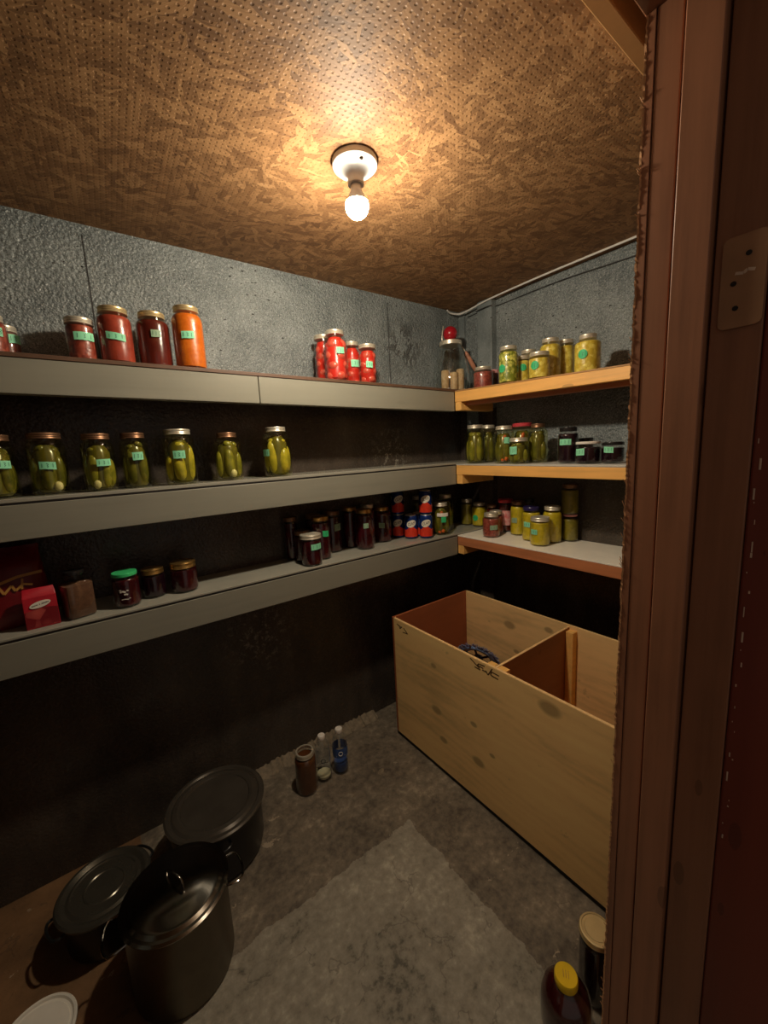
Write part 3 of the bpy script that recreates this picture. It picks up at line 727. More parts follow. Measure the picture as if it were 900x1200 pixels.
def jar(key, name, label, cat, loc, R, H, rl, fill, lid='silver', lab=None, style='mason', group=None, glass='glass', lidh=.017, level=.93, seed=0):
    rnd = random.Random(key); t = thing(name, label, cat, loc, 0, group)
    pr, hs, hn = jar_profile(R, H, rl, style)
    if style == 'square':
        bm = bmesh.new(); n = 32
        def sq(r, z, k): 
            out = []
            for i in range(n):
                a = 2*pi*i/n+.35; c, s = cos(a), sin(a); q = 1/((abs(cos(a-.35))**k+abs(sin(a-.35))**k)**(1/k)); out.append((r*q*c, r*q*s, z))
            return out
        prof = [(R*.9, .001, 6), (R, .008, 6), (R, hs, 6), (R*.9, hs+(hn-hs)*.6, 4), (rl*.93, hn, 2), (rl*.93, H-.004, 2)]
        rings = [[bm.verts.new(q) for q in sq(r, z, k)] for r, z, k in prof]
        for a, b in zip(rings, rings[1:]):
            for i in range(n): bm.faces.new((a[i], a[(i+1) % n], b[(i+1) % n], b[i]))
        bm.faces.new(rings[0][::-1]); mesh_obj('glass', bm, M[glass], t)
        bm = bmesh.new(); prof = [(R*.86, .003, 6), (R*.94, .01, 6), (R*.94, hs*.95, 6)]
        rings = [[bm.verts.new(q) for q in sq(r, z, k)] for r, z, k in prof]
        for a, b in zip(rings, rings[1:]):
            for i in range(n): bm.faces.new((a[i], a[(i+1) % n], b[(i+1) % n], b[i]))
        bm.faces.new(rings[0][::-1]); bm.faces.new(rings[-1]); mesh_obj('contents', bm, M[fill], t)
    else:
        bm = bmesh.new(); lathe(bm, [(0, .0045)]+pr, 36, cap=False); mesh_obj('glass', bm, M[glass], t)
        zt = hn*min(1, level+.05) if style != 'squat' else hs+(hn-hs)*.5
        if fill == 'empty': pass
        elif fill[:6] in ('pickle',):
            kind = {'pickle': 'pickle', 'pickleY': 'pickleY', 'pickleD': 'pickleD'}[fill.split('+')[0]]
            bm = bmesh.new(); rc = R*.72
            lathe(bm, [(rc*.8, .005), (rc, .012), (rc, hs*.9), (rc*.6, hn*.93)], 20); mesh_obj('brine', bm, M['brinecore'], t)
            bm = bmesh.new(); rp = R*.37; m = rnd.choice((5, 5, 6)); a0 = rnd.uniform(0, 6)
            lo = .008; mid = hs*.98
            for i in range(m):
                a = a0+2*pi*i/m; q = rp*rnd.uniform(.86, 1.04); rr2 = R-q-.0035
                top = mid*rnd.uniform(.72, 1.0); da = rnd.uniform(-.25, .25)
                capsule(bm, (rr2*cos(a), rr2*sin(a), lo+q*.1), (rr2*.97*cos(a+da), rr2*.97*sin(a+da), top), q, 10, rnd.uniform(-.003, .003))
            for i in range(4):
                a = a0+.5+pi/2*i+rnd.uniform(-.3, .3); rr2 = R*.38; z = hs*.95+rnd.uniform(-.004, .008)
                capsule(bm, (rr2*cos(a)-.3*R*sin(a), rr2*sin(a)+.3*R*cos(a), z), (rr2*cos(a)+.35*R*sin(a), rr2*sin(a)-.35*R*cos(a), z+rnd.uniform(-.01, .01)), rp*.72, 10)
            mesh_obj('pickles', bm, M[kind], t)
            if 'g' in fill.split('+')[-1] and '+' in fill:
                bm = bmesh.new(); th = atan2(-loc[1], -loc[0])
                for i, (da, z) in enumerate(((rnd.uniform(-.6, .6), rnd.uniform(.013, .03)),)):
                    rr2 = R*.80; blob(bm, (rr2*cos(th+da), rr2*sin(th+da), z), R*.24, (1, .8, 1.3))
                mesh_obj('garlic_clove', bm, M['garlic'], t)
            if '+c' in fill:
                bm = bmesh.new(); th = atan2(-loc[1], -loc[0])
                for da, z0, z1 in ((.2, .012, .03), (-.25, .01, .022), (0, H*.6, H*.76)):
                    capsule(bm, (R*.8*cos(th+da), R*.8*sin(th+da), z0), (R*.8*cos(th+da+.15), R*.8*sin(th+da+.15), z1), R*.16)
                mesh_obj('carrot_piece', bm, M['carrot'], t)
        elif fill == 'tomato':
            bm = bmesh.new(); rc = R*.84; lathe(bm, [(rc*.8, .004), (rc, .012), (rc, hs*.95), (rl*.7, hn*.98)], 24); mesh_obj('juice', bm, M['tomatocore'], t)
            bm = bmesh.new(); z = R*.46
            k = 0
            while z < hs*.97:
                for i in range(4):
                    a = 2*pi*i/4+k*.78+rnd.uniform(-.15, .15); q = R*rnd.uniform(.50, .58); rr2 = R-q-.002
                    blob(bm, (rr2*cos(a), rr2*sin(a), z+rnd.uniform(-.004, .004)), q, (1, 1, rnd.uniform(.85, 1.05)))
                z += R*.8; k += 1
            mesh_obj('tomatoes', bm, M['tomato'], t)
        else:
            bm = bmesh.new(); pin = [(max(r-.0028, .002), z) for r, z in pr if z < zt and z > .001]
            pin = [(pin[0][0], .005)]+[q for q in pin[2:] if q[1] > .006]+[(max(radius_at(pr, zt)-.0028, .002), zt)]
            lathe(bm, pin, 30); mesh_obj('contents', bm, M[fill], t)
    # screw band and disc
    bm = bmesh.new(); zt = H; zb = H-lidh
    if lid == 'openring':
        prof = [(rl*.985, zb), (rl, zb+.0012), (rl*.985, zb+.003), (rl*.965, zb+.005), (rl*.985, zb+.0068), (rl*.985, zt-.0025), (rl*.96, zt), (rl*.80, zt), (rl*.80, zt-.003)]
    elif lid in ('redlid', 'greenlid', 'blacklid', 'purplelid', 'pinklid', 'whitelid', 'yellowlid'):
        prof = [(rl*.97, zb), (rl, zb+.001), (rl, zt-.003), (rl*.97, zt-.0005), (rl*.85, zt), (rl*.8, zt-.001), (0, zt-.001)]
    else:
        prof = [(rl*.985, zb), (rl, zb+.0012), (rl*.985, zb+.003), (rl*.965, zb+.005), (rl*.985, zb+.0068), (rl*.965, zb+.009), (rl*.985, zb+.011), (rl*.985, zt-.0025), (rl*.96, zt-.0005), (rl*.86, zt), (rl*.83, zt-.0012), (rl*.70, zt-.0012), (rl*.67, zt-.0002), (0, zt)]
    lathe(bm, prof, 36, cap=lid != 'openring'); mesh_obj('ring_band' if lid == 'openring' else 'lid', bm, M['silver' if lid == 'openring' else lid], t)
    if lab:
        kind, th, z, w, h = lab; Rr = radius_at(pr, z)+.0006 if style != 'square' else R+.001
        bm = bmesh.new(); tilt = rnd.uniform(-.12, .06)
        if kind == 'round': h = w = min(max(w, .024), .034)
        patch(bm, th, z, w, h, max(Rr, R*.93), tilt, kind == 'round'); lb = mesh_obj('label', bm, M[LABELMAT[kind]], t)
        bm = bmesh.new(); Rq = max(Rr, R*.93)+.0005
        for s in scribble(w, h): ribbon(bm, s, .0011, lambda u, v: wrap(u, v, th, z, Rq))
        mesh_obj('handwriting', bm, M['ink'], lb, smooth=False)
    return t

D = dict(
T1=(-0.165, 1.492, 1.696, 0.036, 0.104, 0.031, -1.05, 0.059, 0.024, 0.023),
T2=(-0.148, 1.583, 1.696, 0.036, 0.102, 0.031, -0.75, 0.065, 0.035, 0.024),
T3=(0.028, 1.48, 1.695, 0.036, 0.119, 0.035, -1.333, 0.066, 0.052, 0.022),
T4=(0.114, 1.478, 1.694, 0.046, 0.161, 0.038, -1.641, 0.073, 0.05, 0.02),
T5=(0.217, 1.49, 1.693, 0.049, 0.167, 0.038, -1.566, 0.097, 0.027, 0.021),
T6=(0.315, 1.467, 1.692, 0.048, 0.194, 0.038, -1.822, 0.1, 0.038, 0.022),
T7=(0.859, 1.554, 1.688, 0.039, 0.199, 0.037),
T8=(0.865, 1.465, 1.688, 0.048, 0.197, 0.037, -1.666, 0.114, 0.034, 0.024),
T9=(0.987, 1.533, 1.686, 0.038, 0.185, 0.032, -1.834, 0.092, 0.035, 0.029),
T10=(1.019, 1.461, 1.686, 0.039, 0.161, 0.037, -1.998, 0.075, 0.029, 0.025),
BG=(1.585, 1.513, 1.681, 0.096, 0.257, 0.057),
W1=(1.623, 1.335, 1.672, 0.048, 0.109, 0.04),
W2=(1.711, 1.339, 1.672, 0.027, 0.103, 0.023),
W3=(1.548, 1.132, 1.665, 0.043, 0.158, 0.036, 3.07, 0.063, 0.039, 0.03),
W6=(1.702, 1.133, 1.665, 0.04, 0.159, 0.033),
W4=(1.626, 1.115, 1.665, 0.036, 0.12, 0.034, -2.446, 0.068, 0.03, 0.03),
W5=(1.555, 0.986, 1.66, 0.043, 0.107, 0.04, -2.997, 0.053, 0.034, 0.031),
W7=(1.644, 0.991, 1.661, 0.044, 0.172, 0.034),
W8=(1.72, 0.963, 1.66, 0.035, 0.17, 0.031),
W9=(1.591, 0.804, 1.654, 0.048, 0.142, 0.031, -3.035, 0.067, 0.034, 0.032),
M1=(1.575, 1.35, 1.313, 0.049, 0.189, 0.038),
M2=(1.666, 1.343, 1.313, 0.04, 0.188, 0.034),
M3=(1.584, 1.184, 1.312, 0.046, 0.173, 0.038, -2.214, 0.106, 0.025, 0.028),
M4=(1.674, 1.147, 1.312, 0.049, 0.183, 0.044),
M5=(1.558, 1.085, 1.311, 0.046, 0.115, 0.039, -3.092, 0.06, 0.036, 0.034),
M6=(1.639, 1.042, 1.311, 0.043, 0.173, 0.03),
M7=(1.588, 0.872, 1.31, 0.04, 0.146, 0.033, -2.933, 0.087, 0.047, 0.024),
M8=(1.572, 0.782, 1.31, 0.046, 0.085, 0.044, 2.922, 0.046, 0.038, 0.026),
M9=(1.588, 0.697, 1.31, 0.04, 0.079, 0.037, -3.099, 0.051, 0.034, 0.022),
M11=(1.694, 0.855, 1.31, 0.034, 0.1, 0.03),
B1=(1.722, 1.546, 0.95, 0.035, 0.149, 0.031),
B2=(1.742, 1.47, 0.95, 0.042, 0.133, 0.034, -3.016, 0.05, 0.046, 0.038),
B3=(1.736, 1.37, 0.943, 0.036, 0.139, 0.03),
B4=(1.587, 1.264, 0.943, 0.043, 0.121, 0.035, -2.14, 0.053, 0.04, 0.023),
B4b=(1.665, 1.295, 0.943, 0.038, 0.119, 0.032),
B5=(1.744, 1.294, 0.943, 0.039, 0.171, 0.038, -2.533, 0.076, 0.036, 0.036),
B6=(1.712, 1.193, 0.943, 0.04, 0.172, 0.035, -3.055, 0.078, 0.03, 0.026),
B6b=(1.706, 1.126, 0.943, 0.025, 0.187, 0.022),
B7=(1.652, 1.08, 0.943, 0.043, 0.161, 0.038, -3.06, 0.08, 0.032, 0.024),
B8=(1.591, 0.996, 0.943, 0.043, 0.129, 0.041, 3.063, 0.065, 0.033, 0.023),
B9=(1.678, 0.989, 0.943, 0.042, 0.167, 0.035),
B10=(1.751, 0.943, 0.943, 0.036, 0.126, 0.03),
B11=(1.749, 0.946, 1.068, 0.038, 0.138, 0.032),
G1=(-0.207, 1.5, 1.322, 0.046, 0.17, 0.039, -1.0, 0.09, 0.03, 0.021),
G2=(-0.096, 1.504, 1.322, 0.045, 0.174, 0.04, -1.536, 0.082, 0.038, 0.021),
G3=(0.024, 1.47, 1.322, 0.042, 0.168, 0.035, -1.296, 0.083, 0.037, 0.02),
G4=(0.119, 1.483, 1.322, 0.039, 0.17, 0.033, -1.437, 0.098, 0.03, 0.024),
G5=(0.245, 1.472, 1.322, 0.048, 0.179, 0.04, -1.758, 0.097, 0.036, 0.025),
G6=(0.405, 1.488, 1.322, 0.047, 0.167, 0.034),
G7=(0.582, 1.469, 1.322, 0.052, 0.184, 0.037, -2.887, 0.09, 0.038, 0.025),
L1=(0.664, 1.603, 0.95, 0.03, 0.186, 0.029),
L2=(0.687, 1.541, 0.95, 0.035, 0.132, 0.0345),
L3=(0.687, 1.46, 0.95, 0.043, 0.128, 0.044, -1.464, 0.08, 0.048, 0.024),
L4=(0.767, 1.596, 0.95, 0.036, 0.184, 0.0345),
L5=(0.762, 1.517, 0.95, 0.042, 0.185, 0.039, -1.467, 0.113, 0.03, 0.025),
L6=(0.858, 1.589, 0.95, 0.043, 0.189, 0.038, -1.377, 0.116, 0.035, 0.031),
L7=(0.959, 1.596, 0.95, 0.036, 0.194, 0.035),
L8=(0.995, 1.524, 0.95, 0.043, 0.186, 0.037, -1.975, 0.113, 0.024, 0.023),
L8b=(1.053, 1.581, 0.95, 0.036, 0.197, 0.031),
L9=(1.137, 1.582, 0.95, 0.047, 0.174, 0.037, -2.201, 0.087, 0.029, 0.025),
C1=(1.262, 1.588, 0.95, 0.028, 0.113, 0.023, -2.46, 0.064, 0.036, 0.035),
C2=(1.275, 1.519, 0.95, 0.031, 0.131, 0.025, -2.239, 0.071, 0.034, 0.034),
C3=(1.333, 1.47, 0.95, 0.032, 0.124, 0.026, -2.204, 0.068, 0.034, 0.034),
C6=(1.336, 1.534, 0.95, 0.03, 0.122, 0.024, -2.285, 0.077, 0.022, 0.022),
C4=(1.263, 1.587, 1.072, 0.027, 0.115, 0.022, -1.85, 0.078, 0.038, 0.035),
C5=(1.333, 1.47, 1.072, 0.031, 0.116, 0.025, -2.47, 0.08, 0.034, 0.034),
L12=(1.397, 1.601, 0.95, 0.031, 0.198, 0.029),
L10=(1.45, 1.482, 0.95, 0.052, 0.166, 0.035, -2.131, 0.097, 0.052, 0.04),
L11=(1.533, 1.53, 0.95, 0.043, 0.197, 0.032),
K4=(0.043, 1.476, 0.95, 0.039, 0.111, 0.035, -1.776, 0.046, 0.035, 0.035),
K5=(0.123, 1.512, 0.95, 0.037, 0.097, 0.034),
K6=(0.215, 1.5, 0.95, 0.044, 0.104, 0.041),
K3=(-0.081, 1.483, 0.95, 0.038, 0.141, 0.026),
F1=(0.564, 1.42, 0.0, 0.046, 0.179, 0.038),
F2=(0.648, 1.428, 0.0, 0.031, 0.197, 0.021, -1.973, 0.112, 0.029, 0.029),
F3=(0.727, 1.416, 0.0, 0.034, 0.179, 0.019, -2.14, 0.104, 0.03, 0.03),
R1=(0.864, 0.373, 0.0, 0.04, 0.194, 0.04),
R2=(0.759, 0.376, 0.0, 0.054, 0.153, 0.025),
)
def J(key, name, label, cat, fill, lid='silver', kind='mint', **kw):
    d = D[key]; lab = (kind, *d[6:10]) if len(d) > 6 and kind else None
    return jar(key, name, label, cat, (d[0], d[1], d[2]+.0006), d[3], d[4], d[5], fill, lid, lab, **kw)

g = dict(group='red sauce and orange jars at the left of the top grey shelf')
J('T1', 'salsa_jar', 'jar of red salsa cut by the left frame edge on the topmost grey shelf', 'jar', 'salsa', **g)
J('T2', 'salsa_jar', 'red salsa jar mostly hidden behind the leftmost jar of the topmost grey shelf', 'jar', 'salsa', **g)
J('T3', 'salsa_jar', 'short wide jar of brick red salsa with silver lid and long green label, top shelf', 'jar', 'salsa', **g)
J('T4', 'sauce_jar', 'tall jar of red tomato sauce with green label, right of the short salsa jar', 'jar', 'salsa2', 'champ', **g)
J('T5', 'juice_jar', 'tall dark red juice jar with a faded label, just left of the orange jar', 'jar', 'darkred', 'champ', 'dull', **g)
J('T6', 'puree_jar', 'tall jar of bright orange puree with gold lid on the topmost grey shelf', 'jar', 'orange', 'champ', level=.99, **g)
g = dict(group='jars of red tomatoes on the top grey shelf')
J('T7', 'tomato_jar', 'jar of red tomatoes without a label, leftmost and behind the tallest tomato jar', 'jar', 'tomato', **g)
J('T8', 'tomato_jar', 'tallest front jar of whole red tomatoes with small green label high on it', 'jar', 'tomato', **g)
J('T9', 'tomato_jar', 'red tomato jar with a tilted pale label, standing behind between two front tomato jars', 'jar', 'tomato', **g)
J('T10', 'tomato_jar', 'shorter tomato jar with silver lid, rightmost of the four tomato jars', 'jar', 'tomato', **g)

# big jug in the corner
d = D['BG']; t = thing('glass_jug', 'big clear glass jug with metal collar and wire handle in the shelf corner', 'jug', (d[0], d[1], d[2]+.0006))
pr = [(0, .006), (.080, .001), (.092, .008), (.096, .03), (.095, .075), (.088, .12), (.076, .165), (.062, .205), (.054, .228), (.053, .2425)]
bm = bmesh.new(); lathe(bm, pr, 48, cap=False); mesh_obj('glass', bm, M['jugglass'], t)
bm = bmesh.new(); lathe(bm, [(.054, .236), (.0575, .237), (.0575, .255), (.054, .258), (.03, .2585), (.0, .2585)], 40); cl = mesh_obj('collar', bm, M['silver'], t)
bm = bmesh.new(); tube(bm, smooth_path([(-.057, .0, .246), (-.066, -.004, .258), (-.062, -.004, .29), (-.052, -.002, .325)], 5), .0028, 8)
mesh_obj('wire_handle', bm, M['silver'], t)
bm = bmesh.new(); tube(bm, smooth_path([(.057, -.005, .246), (.075, -.012, .235), (.088, -.02, .215)], 5), .0028, 8)
mesh_obj('wire_handle', bm, M['silver'], t)
bm = bmesh.new(); capsule(bm, (.088, -.02, .215), (.150, -.045, .105), .0115, 14); mesh_obj('wooden_grip', bm, M['grip'], t)
bm = bmesh.new(); bmesh.ops.create_uvsphere(bm, u_segments=32, v_segments=20, radius=.0365)
o = mesh_obj('red_ball', bm, M['redball'], None, (d[0]-.004, d[1]-.002, d[2]+.0006+.2587+.0365)); tag(o, 'glossy red ball sitting on top of the big clear glass jug', 'ball')
for i, (a, b) in enumerate((((-.050, -.004, .0), (0, 0, .112)), ((-.024, -.042, .0), (0, 0, .098)), ((.016, -.048, .0), (0, 0, .116)))):
    bm = bmesh.new(); lathe(bm, [(.0175, 0), (.0195, .003), (.0205, b[2]-.03), (.0195, b[2]-.012), (.014, b[2]-.0095), (0, b[2]-.009)], 24, c=(a[0], a[1])); o = mesh_obj('cork', bm, M['tan'], None, (d[0], d[1], d[2]+.008))
    tag(o, ('leftmost tan cork stick standing inside the big glass jug', 'middle, shortest tan cork stick inside the big glass jug', 'rightmost, tallest tan cork stick inside the big glass jug')[i], 'cork', 'tan cork sticks in the glass jug')

g = dict(group='jars on the topmost pine shelf')
J('W1', 'relish_jar', 'squat maroon relish jar beside the big glass jug, left end of the topmost pine shelf', 'jar', 'maroon', style='squat', **g)
J('W2', 'relish_jar', 'tiny dark red jar with a pinkish lid peeking between the maroon jar and green relish', 'jar', 'plum', 'pinklid', **g)
J('W3', 'relish_jar', 'tall jar of chopped green and yellow relish with round green sticker, top shelf', 'jar', 'relish', kind='round', level=1.0, **g)
J('W6', 'mustard_pickle_jar', 'yellow jar hidden at the back behind the two short front jars, topmost pine shelf', 'jar', 'corn', 'silver', **g)
J('W4', 'mustard_pickle_jar', 'small yellow jar with round green sticker between the green relish and wide yellow jar', 'jar', 'corn', kind='round', **g)
J('W5', 'mustard_pickle_jar', 'short wide pale yellow jar with round green sticker, front of the topmost pine shelf', 'jar', 'corn', kind='round', style='squat', **g)
J('W7', 'mustard_pickle_jar', 'tall unlabelled yellow jar standing behind the short wide yellow jar', 'jar', 'corn', **g)
J('W8', 'mustard_pickle_jar', 'tall slim yellow jar at the back beside the rightmost yellow jar', 'jar', 'corn', **g)
J('W9', 'mustard_pickle_jar', 'broad shouldered yellow jar with round green sticker, rightmost on the topmost pine shelf', 'jar', 'corn', kind='round', **g)
g = dict(group='jars on the middle pine shelf')
J('M1', 'pickle_jar', 'green pickle jar at the far left end of the middle pine shelf, no label', 'jar', 'pickle', glass='greenglass', **g)
J('M2', 'pickle_jar', 'pickle jar at the back, second from the left on the middle pine shelf', 'jar', 'pickleD', glass='greenglass', **g)
J('M3', 'pickle_jar', 'pickle jar with orange carrot at its bottom and small green label, middle pine shelf', 'jar', 'pickleD+c', glass='greenglass', **g)
J('M4', 'pickle_jar', 'pickle jar with a red lid behind the short jar on the middle pine shelf', 'jar', 'pickleD+c', 'redlid', glass='greenglass', **g)
J('M5', 'pickle_jar', 'short olive coloured jar with a square green label in front of the red lidded jar', 'jar', 'pickle', glass='greenglass', **g)
J('M6', 'pickle_jar', 'dark olive pickle jar right of the short olive jar on the middle pine shelf', 'jar', 'pickleD', 'bronze', glass='greenglass', **g)
J('M7', 'jam_jar', 'tall black berry jar with dark lid and long green label, middle pine shelf', 'jar', 'berry', 'blacklid', **g)
J('M8', 'jam_jar', 'squat black berry jar with a white rimmed lid, middle pine shelf', 'jar', 'berry', 'whitelid', style='squat', lidh=.010, **g)
J('M9', 'jam_jar', 'squat black berry jar with black lid, rightmost on the middle pine shelf', 'jar', 'berry', 'blacklid', style='squat', lidh=.012, **g)
J('M11', 'jam_jar', 'dark jar hidden behind the squat white lidded jar on the middle pine shelf', 'jar', 'berry', 'blacklid', **g)
g = dict(group='jars around the lowest pine shelf')
J('B1', 'puree_jar', 'slim pale yellow jar in the corner at the far end of the lowest grey shelf', 'jar', 'olive', **g)
J('B2', 'puree_jar', 'yellow jar with round green sticker in the corner, end of the lowest grey shelf', 'jar', 'puree', kind='round', **g)
J('B3', 'puree_jar', 'dark lidded jar in the back corner behind the squat red relish jar', 'jar', 'darkred', 'bronze', **g)
J('B4', 'relish_jar', 'squat red brown relish jar with silver lid, front left of the white topped shelf', 'jar', 'maroon', 'silver', 'dull', style='squat', **g)
J('B4b', 'relish_jar', 'second squat red relish jar close behind the front one on the white topped shelf', 'jar', 'maroon', 'silver', style='squat', **g)
t = J('B5', 'relish_jar', 'tall dark red jar wrapped in a pink striped label, white topped shelf', 'jar', 'darkred', 'redlid', None, **g)
bm = bmesh.new(); d = D['B5']; patch(bm, -2.4, d[4]*.44, d[3]*3.4, d[4]*.46, d[3]+.0012, 0, False, 18); mesh_obj('paper_label', bm, M['pinkpaper'], t)
J('B6', 'puree_jar', 'tall yellow jar with dark lid right beside the pink labelled jar', 'jar', 'puree', 'bronze', 'dull', **g)
J('B6b', 'puree_jar', 'slender bottle shaped jar with dark lid behind the purple lidded jar', 'jar', 'berry', 'blacklid', **g)
J('B7', 'puree_jar', 'yellow jar with a dark purple lid on the white topped shelf', 'jar', 'puree', 'purplelid', **g)
J('B8', 'puree_jar', 'short yellow jar at the very front of the white topped shelf', 'jar', 'puree', 'silver', **g)
J('B9', 'puree_jar', 'tall unlabelled yellow jar behind and right of the short front yellow jar', 'jar', 'puree', 'silver', **g)
J('B10', 'puree_jar', 'olive jar with pink rimmed lid carrying another jar on top of it', 'jar', 'olive', 'pinklid', lidh=.010, **g)
J('B11', 'puree_jar', 'dim olive jar stacked on top of another jar against the dark back wall', 'jar', 'olive', 'bronze', **g)
g = dict(group='pickle jars on the middle grey shelf', glass='greenglass')
J('G1', 'pickle_jar', 'dark pickle jar cut by the left frame edge on the middle grey shelf', 'jar', 'pickleD', 'bronze', **g)
J('G2', 'pickle_jar', 'wide dark pickle jar with garlic at the bottom, second from left on middle grey shelf', 'jar', 'pickleD+g', 'bronze', **g)
J('G3', 'pickle_jar', 'pickle jar with a bronze lid, third from left on the middle grey shelf', 'jar', 'pickle+g', 'bronze', **g)
J('G4', 'pickle_jar', 'narrower pickle jar fourth from left on the middle grey shelf, left of the brightest one', 'jar', 'pickleD', 'bronze', **g)
J('G5', 'pickle_jar', 'bright jar of big yellow green pickles with silver lid, third from right of its row', 'jar', 'pickleY', 'silver', **g)
J('G6', 'pickle_jar', 'unlabelled pickle jar with a white garlic clove at the bottom, between two brighter jars', 'jar', 'pickle+g', 'bronze', **g)
J('G7', 'pickle_jar', 'yellow green pickle jar with label on its left side, rightmost on the middle grey shelf', 'jar', 'pickleY', 'silver', **g)
g = dict(group='plum preserve jars on the lowest grey shelf')
J('L1', 'jam_jar', 'plum jar against the wall, leftmost of the dark cluster on the lowest grey shelf', 'jar', 'plum', 'bronze', **g)
J('L2', 'jam_jar', 'short plum jar directly behind the short front jar with the bright green label', 'jar', 'plum', 'bronze', **g)
J('L3', 'jam_jar', 'short front plum jar with bright green label and silver lid, lowest grey shelf', 'jar', 'plum', 'silver', **g)
J('L4', 'jam_jar', 'plum jar at the wall behind the tall jar with the half hidden green label', 'jar', 'plum', 'bronze', **g)
J('L5', 'jam_jar', 'tall plum jar with a half hidden dark green label behind the short front jar', 'jar', 'plum', 'gold', 'square', **g)
J('L6', 'jam_jar', 'tall plum jar with a dim grey green label, third along from the cluster front', 'jar', 'plum', 'bronze', 'dull', **g)
J('L7', 'jam_jar', 'unlabelled tall plum jar at the wall with bright streaks on its glass', 'jar', 'plum', 'gold', **g)
J('L8', 'jam_jar', 'tall plum jar with gold lid and small pale label, second left of the cans', 'jar', 'plum', 'gold', 'dull', **g)
J('L8b', 'jam_jar', 'plum jar showing only its lid behind the two gold lidded jars beside the cans', 'jar', 'plum', 'silver', **g)
J('L9', 'jam_jar', 'tall plum jar with gold lid, rightmost of the dark cluster next to the cans', 'jar', 'plum', 'gold', 'dull', **g)
J('L12', 'pickle_jar', 'jar with silver lid standing at the wall behind the stacked cans', 'jar', 'pickleD', 'silver', glass='greenglass', group='green jars beside the cans')
t = J('L10', 'pickle_jar', 'green pickle jar with a white strip and green sticker, right beside the cans', 'jar', 'pickleD+c', 'silver', None, glass='greenglass', group='green jars beside the cans')
d = D['L10']; bm = bmesh.new(); patch(bm, -2.15, .108, .060, .018, d[3]+.0008); mesh_obj('white_label', bm, M['white'], t)
bm = bmesh.new(); patch(bm, -2.05, .083, .026, .030, d[3]+.0008); mesh_obj('green_label', bm, M['mintround'], t)
J('L11', 'pickle_jar', 'taller green jar standing behind the pickle jar with the white strip', 'jar', 'pickleD', 'silver', glass='greenglass', group='green jars beside the cans')
g = dict(group='jars at the left of the lowest grey shelf')
J('K3', 'powder_jar', 'square clear glass jar of brown powder with a dark lid on the lowest grey shelf', 'jar', 'powder', 'blacklid', style='square', lidh=.011, **g)
t = J('K4', 'jam_jar', 'dark red jar with a bright green lid and small white print', 'jar', 'plum', 'greenlid', None, lidh=.012, **g)
d = D['K4']; th = -1.776; bm = bmesh.new()
for cxx, czz, w, h in ((-.004, .054, .016, .010), (.004, .045, .010, .008), (-.010, .060, .006, .005), (.009, .057, .005, .006), (0, .030, .020, .004), (.013, .032, .004, .003)):
    ribbon(bm, [(cxx-w/2, 0), (cxx-w*.1, h*.3), (cxx+w/2, -h*.1)], h*.6, lambda u, v: wrap(u, v, th, czz, d[3]+.0008))
mesh_obj('white_print', bm, M['white'], t, smooth=False)
J('K5', 'jam_jar', 'smallest dark jar with bronze lid between the green lidded jar and gold lidded jar', 'jar', 'berry', 'gold', style='squat', **g)
J('K6', 'jam_jar', 'squat plum jar with gold lid, rightmost of the left group on the lowest shelf', 'jar', 'plum', 'gold', style='squat', lidh=.02, **g)

# drink cans: one is built with its parts, the others are copies
def can(loc, s):
    t = thing('drink_can', '', 'can', loc)
    R, H = .0325, .1215
    bm = bmesh.new(); lathe(bm, [(.023, .001), (.025, .0005), (.0275, .003), (.0325, .011), (.0328, .02), (.0328, .106), (.031, .112), (.0275, .1185)], 36); mesh_obj('can_body', bm, M['canblue'], t)
    bm = bmesh.new(); lathe(bm, [(.0275, .1185), (.0282, .1205), (.0275, .1215), (.0262, .1212), (.0255, .1175), (0, .1175)], 36); top = mesh_obj('can_lid', bm, M['silver'], t)
    bm = bmesh.new(); tube(bm, [(.010+.008*cos(2*pi*i/16), .006*sin(2*pi*i/16), .1188) for i in range(16)], .0011, 6, True); mesh_obj('pull_tab', bm, M['steel'], top)
    # red lower print, wavy top edge, all round the can
    bm = bmesh.new(); n = 48; lo = []; hi = []
    for i in range(n):
        a = 2*pi*i/n; zt = .056+.009*cos(3*(a+pi)); lo.append(bm.verts.new((.0330*cos(a), .0330*sin(a), .012))); hi.append(bm.verts.new((.0331*cos(a), .0331*sin(a), zt)))
    for i in range(n): j = (i+1) % n; bm.faces.new((lo[i], lo[j], hi[j], hi[i]))
    mesh_obj('red_print', bm, M['canred'], t)
    vs, fs = text_tris('CLAM', .020)
    for k in range(3):
        th = pi+k*2*pi/3
        bm = bmesh.new(); ellipse(bm, th, .079, .025, .0185, .0333, .2, 18)
        badge = mesh_obj('cream_badge', bm, M['canprint'], t)
        bm = bmesh.new(); vv = [bm.verts.new(wrap(x*.70, y+x*.20, th, .079, .0338)) for x, y, z in vs]
        for f in fs:
            try: bm.faces.new([vv[i] for i in f])
            except ValueError: pass
        mesh_obj('lettering', bm, M['black'], badge, smooth=False)
    return t
def copy_tree(o, parent=None):
    c = o.copy(); COL.objects.link(c); c.parent = parent
    for ch in list(o.children): copy_tree(ch, c)
    return c
z3 = CZ-.4494
spots = [('drink can at the front right of the bottom row, lettering facing out', 1.333, 1.470, z3, -2.30-pi),
         ('drink can in the middle of the bottom row of the stack', 1.275, 1.520, z3, -2.20-pi),
         ('leftmost drink can of the bottom row, set back at the wall', 1.250, 1.592, z3, -2.35-pi),
         ('drink can mostly hidden behind the bottom cans, only blue showing', 1.342, 1.538, z3, -1.2-pi),
         ('drink can on top of the leftmost stack of cans', 1.250, 1.592, z3+.1222, -2.0-pi),
         ('drink can on top of the front right stack of cans', 1.333, 1.470, z3+.1222, -2.30-pi)]
c0 = can((0, 0, 0), 1)
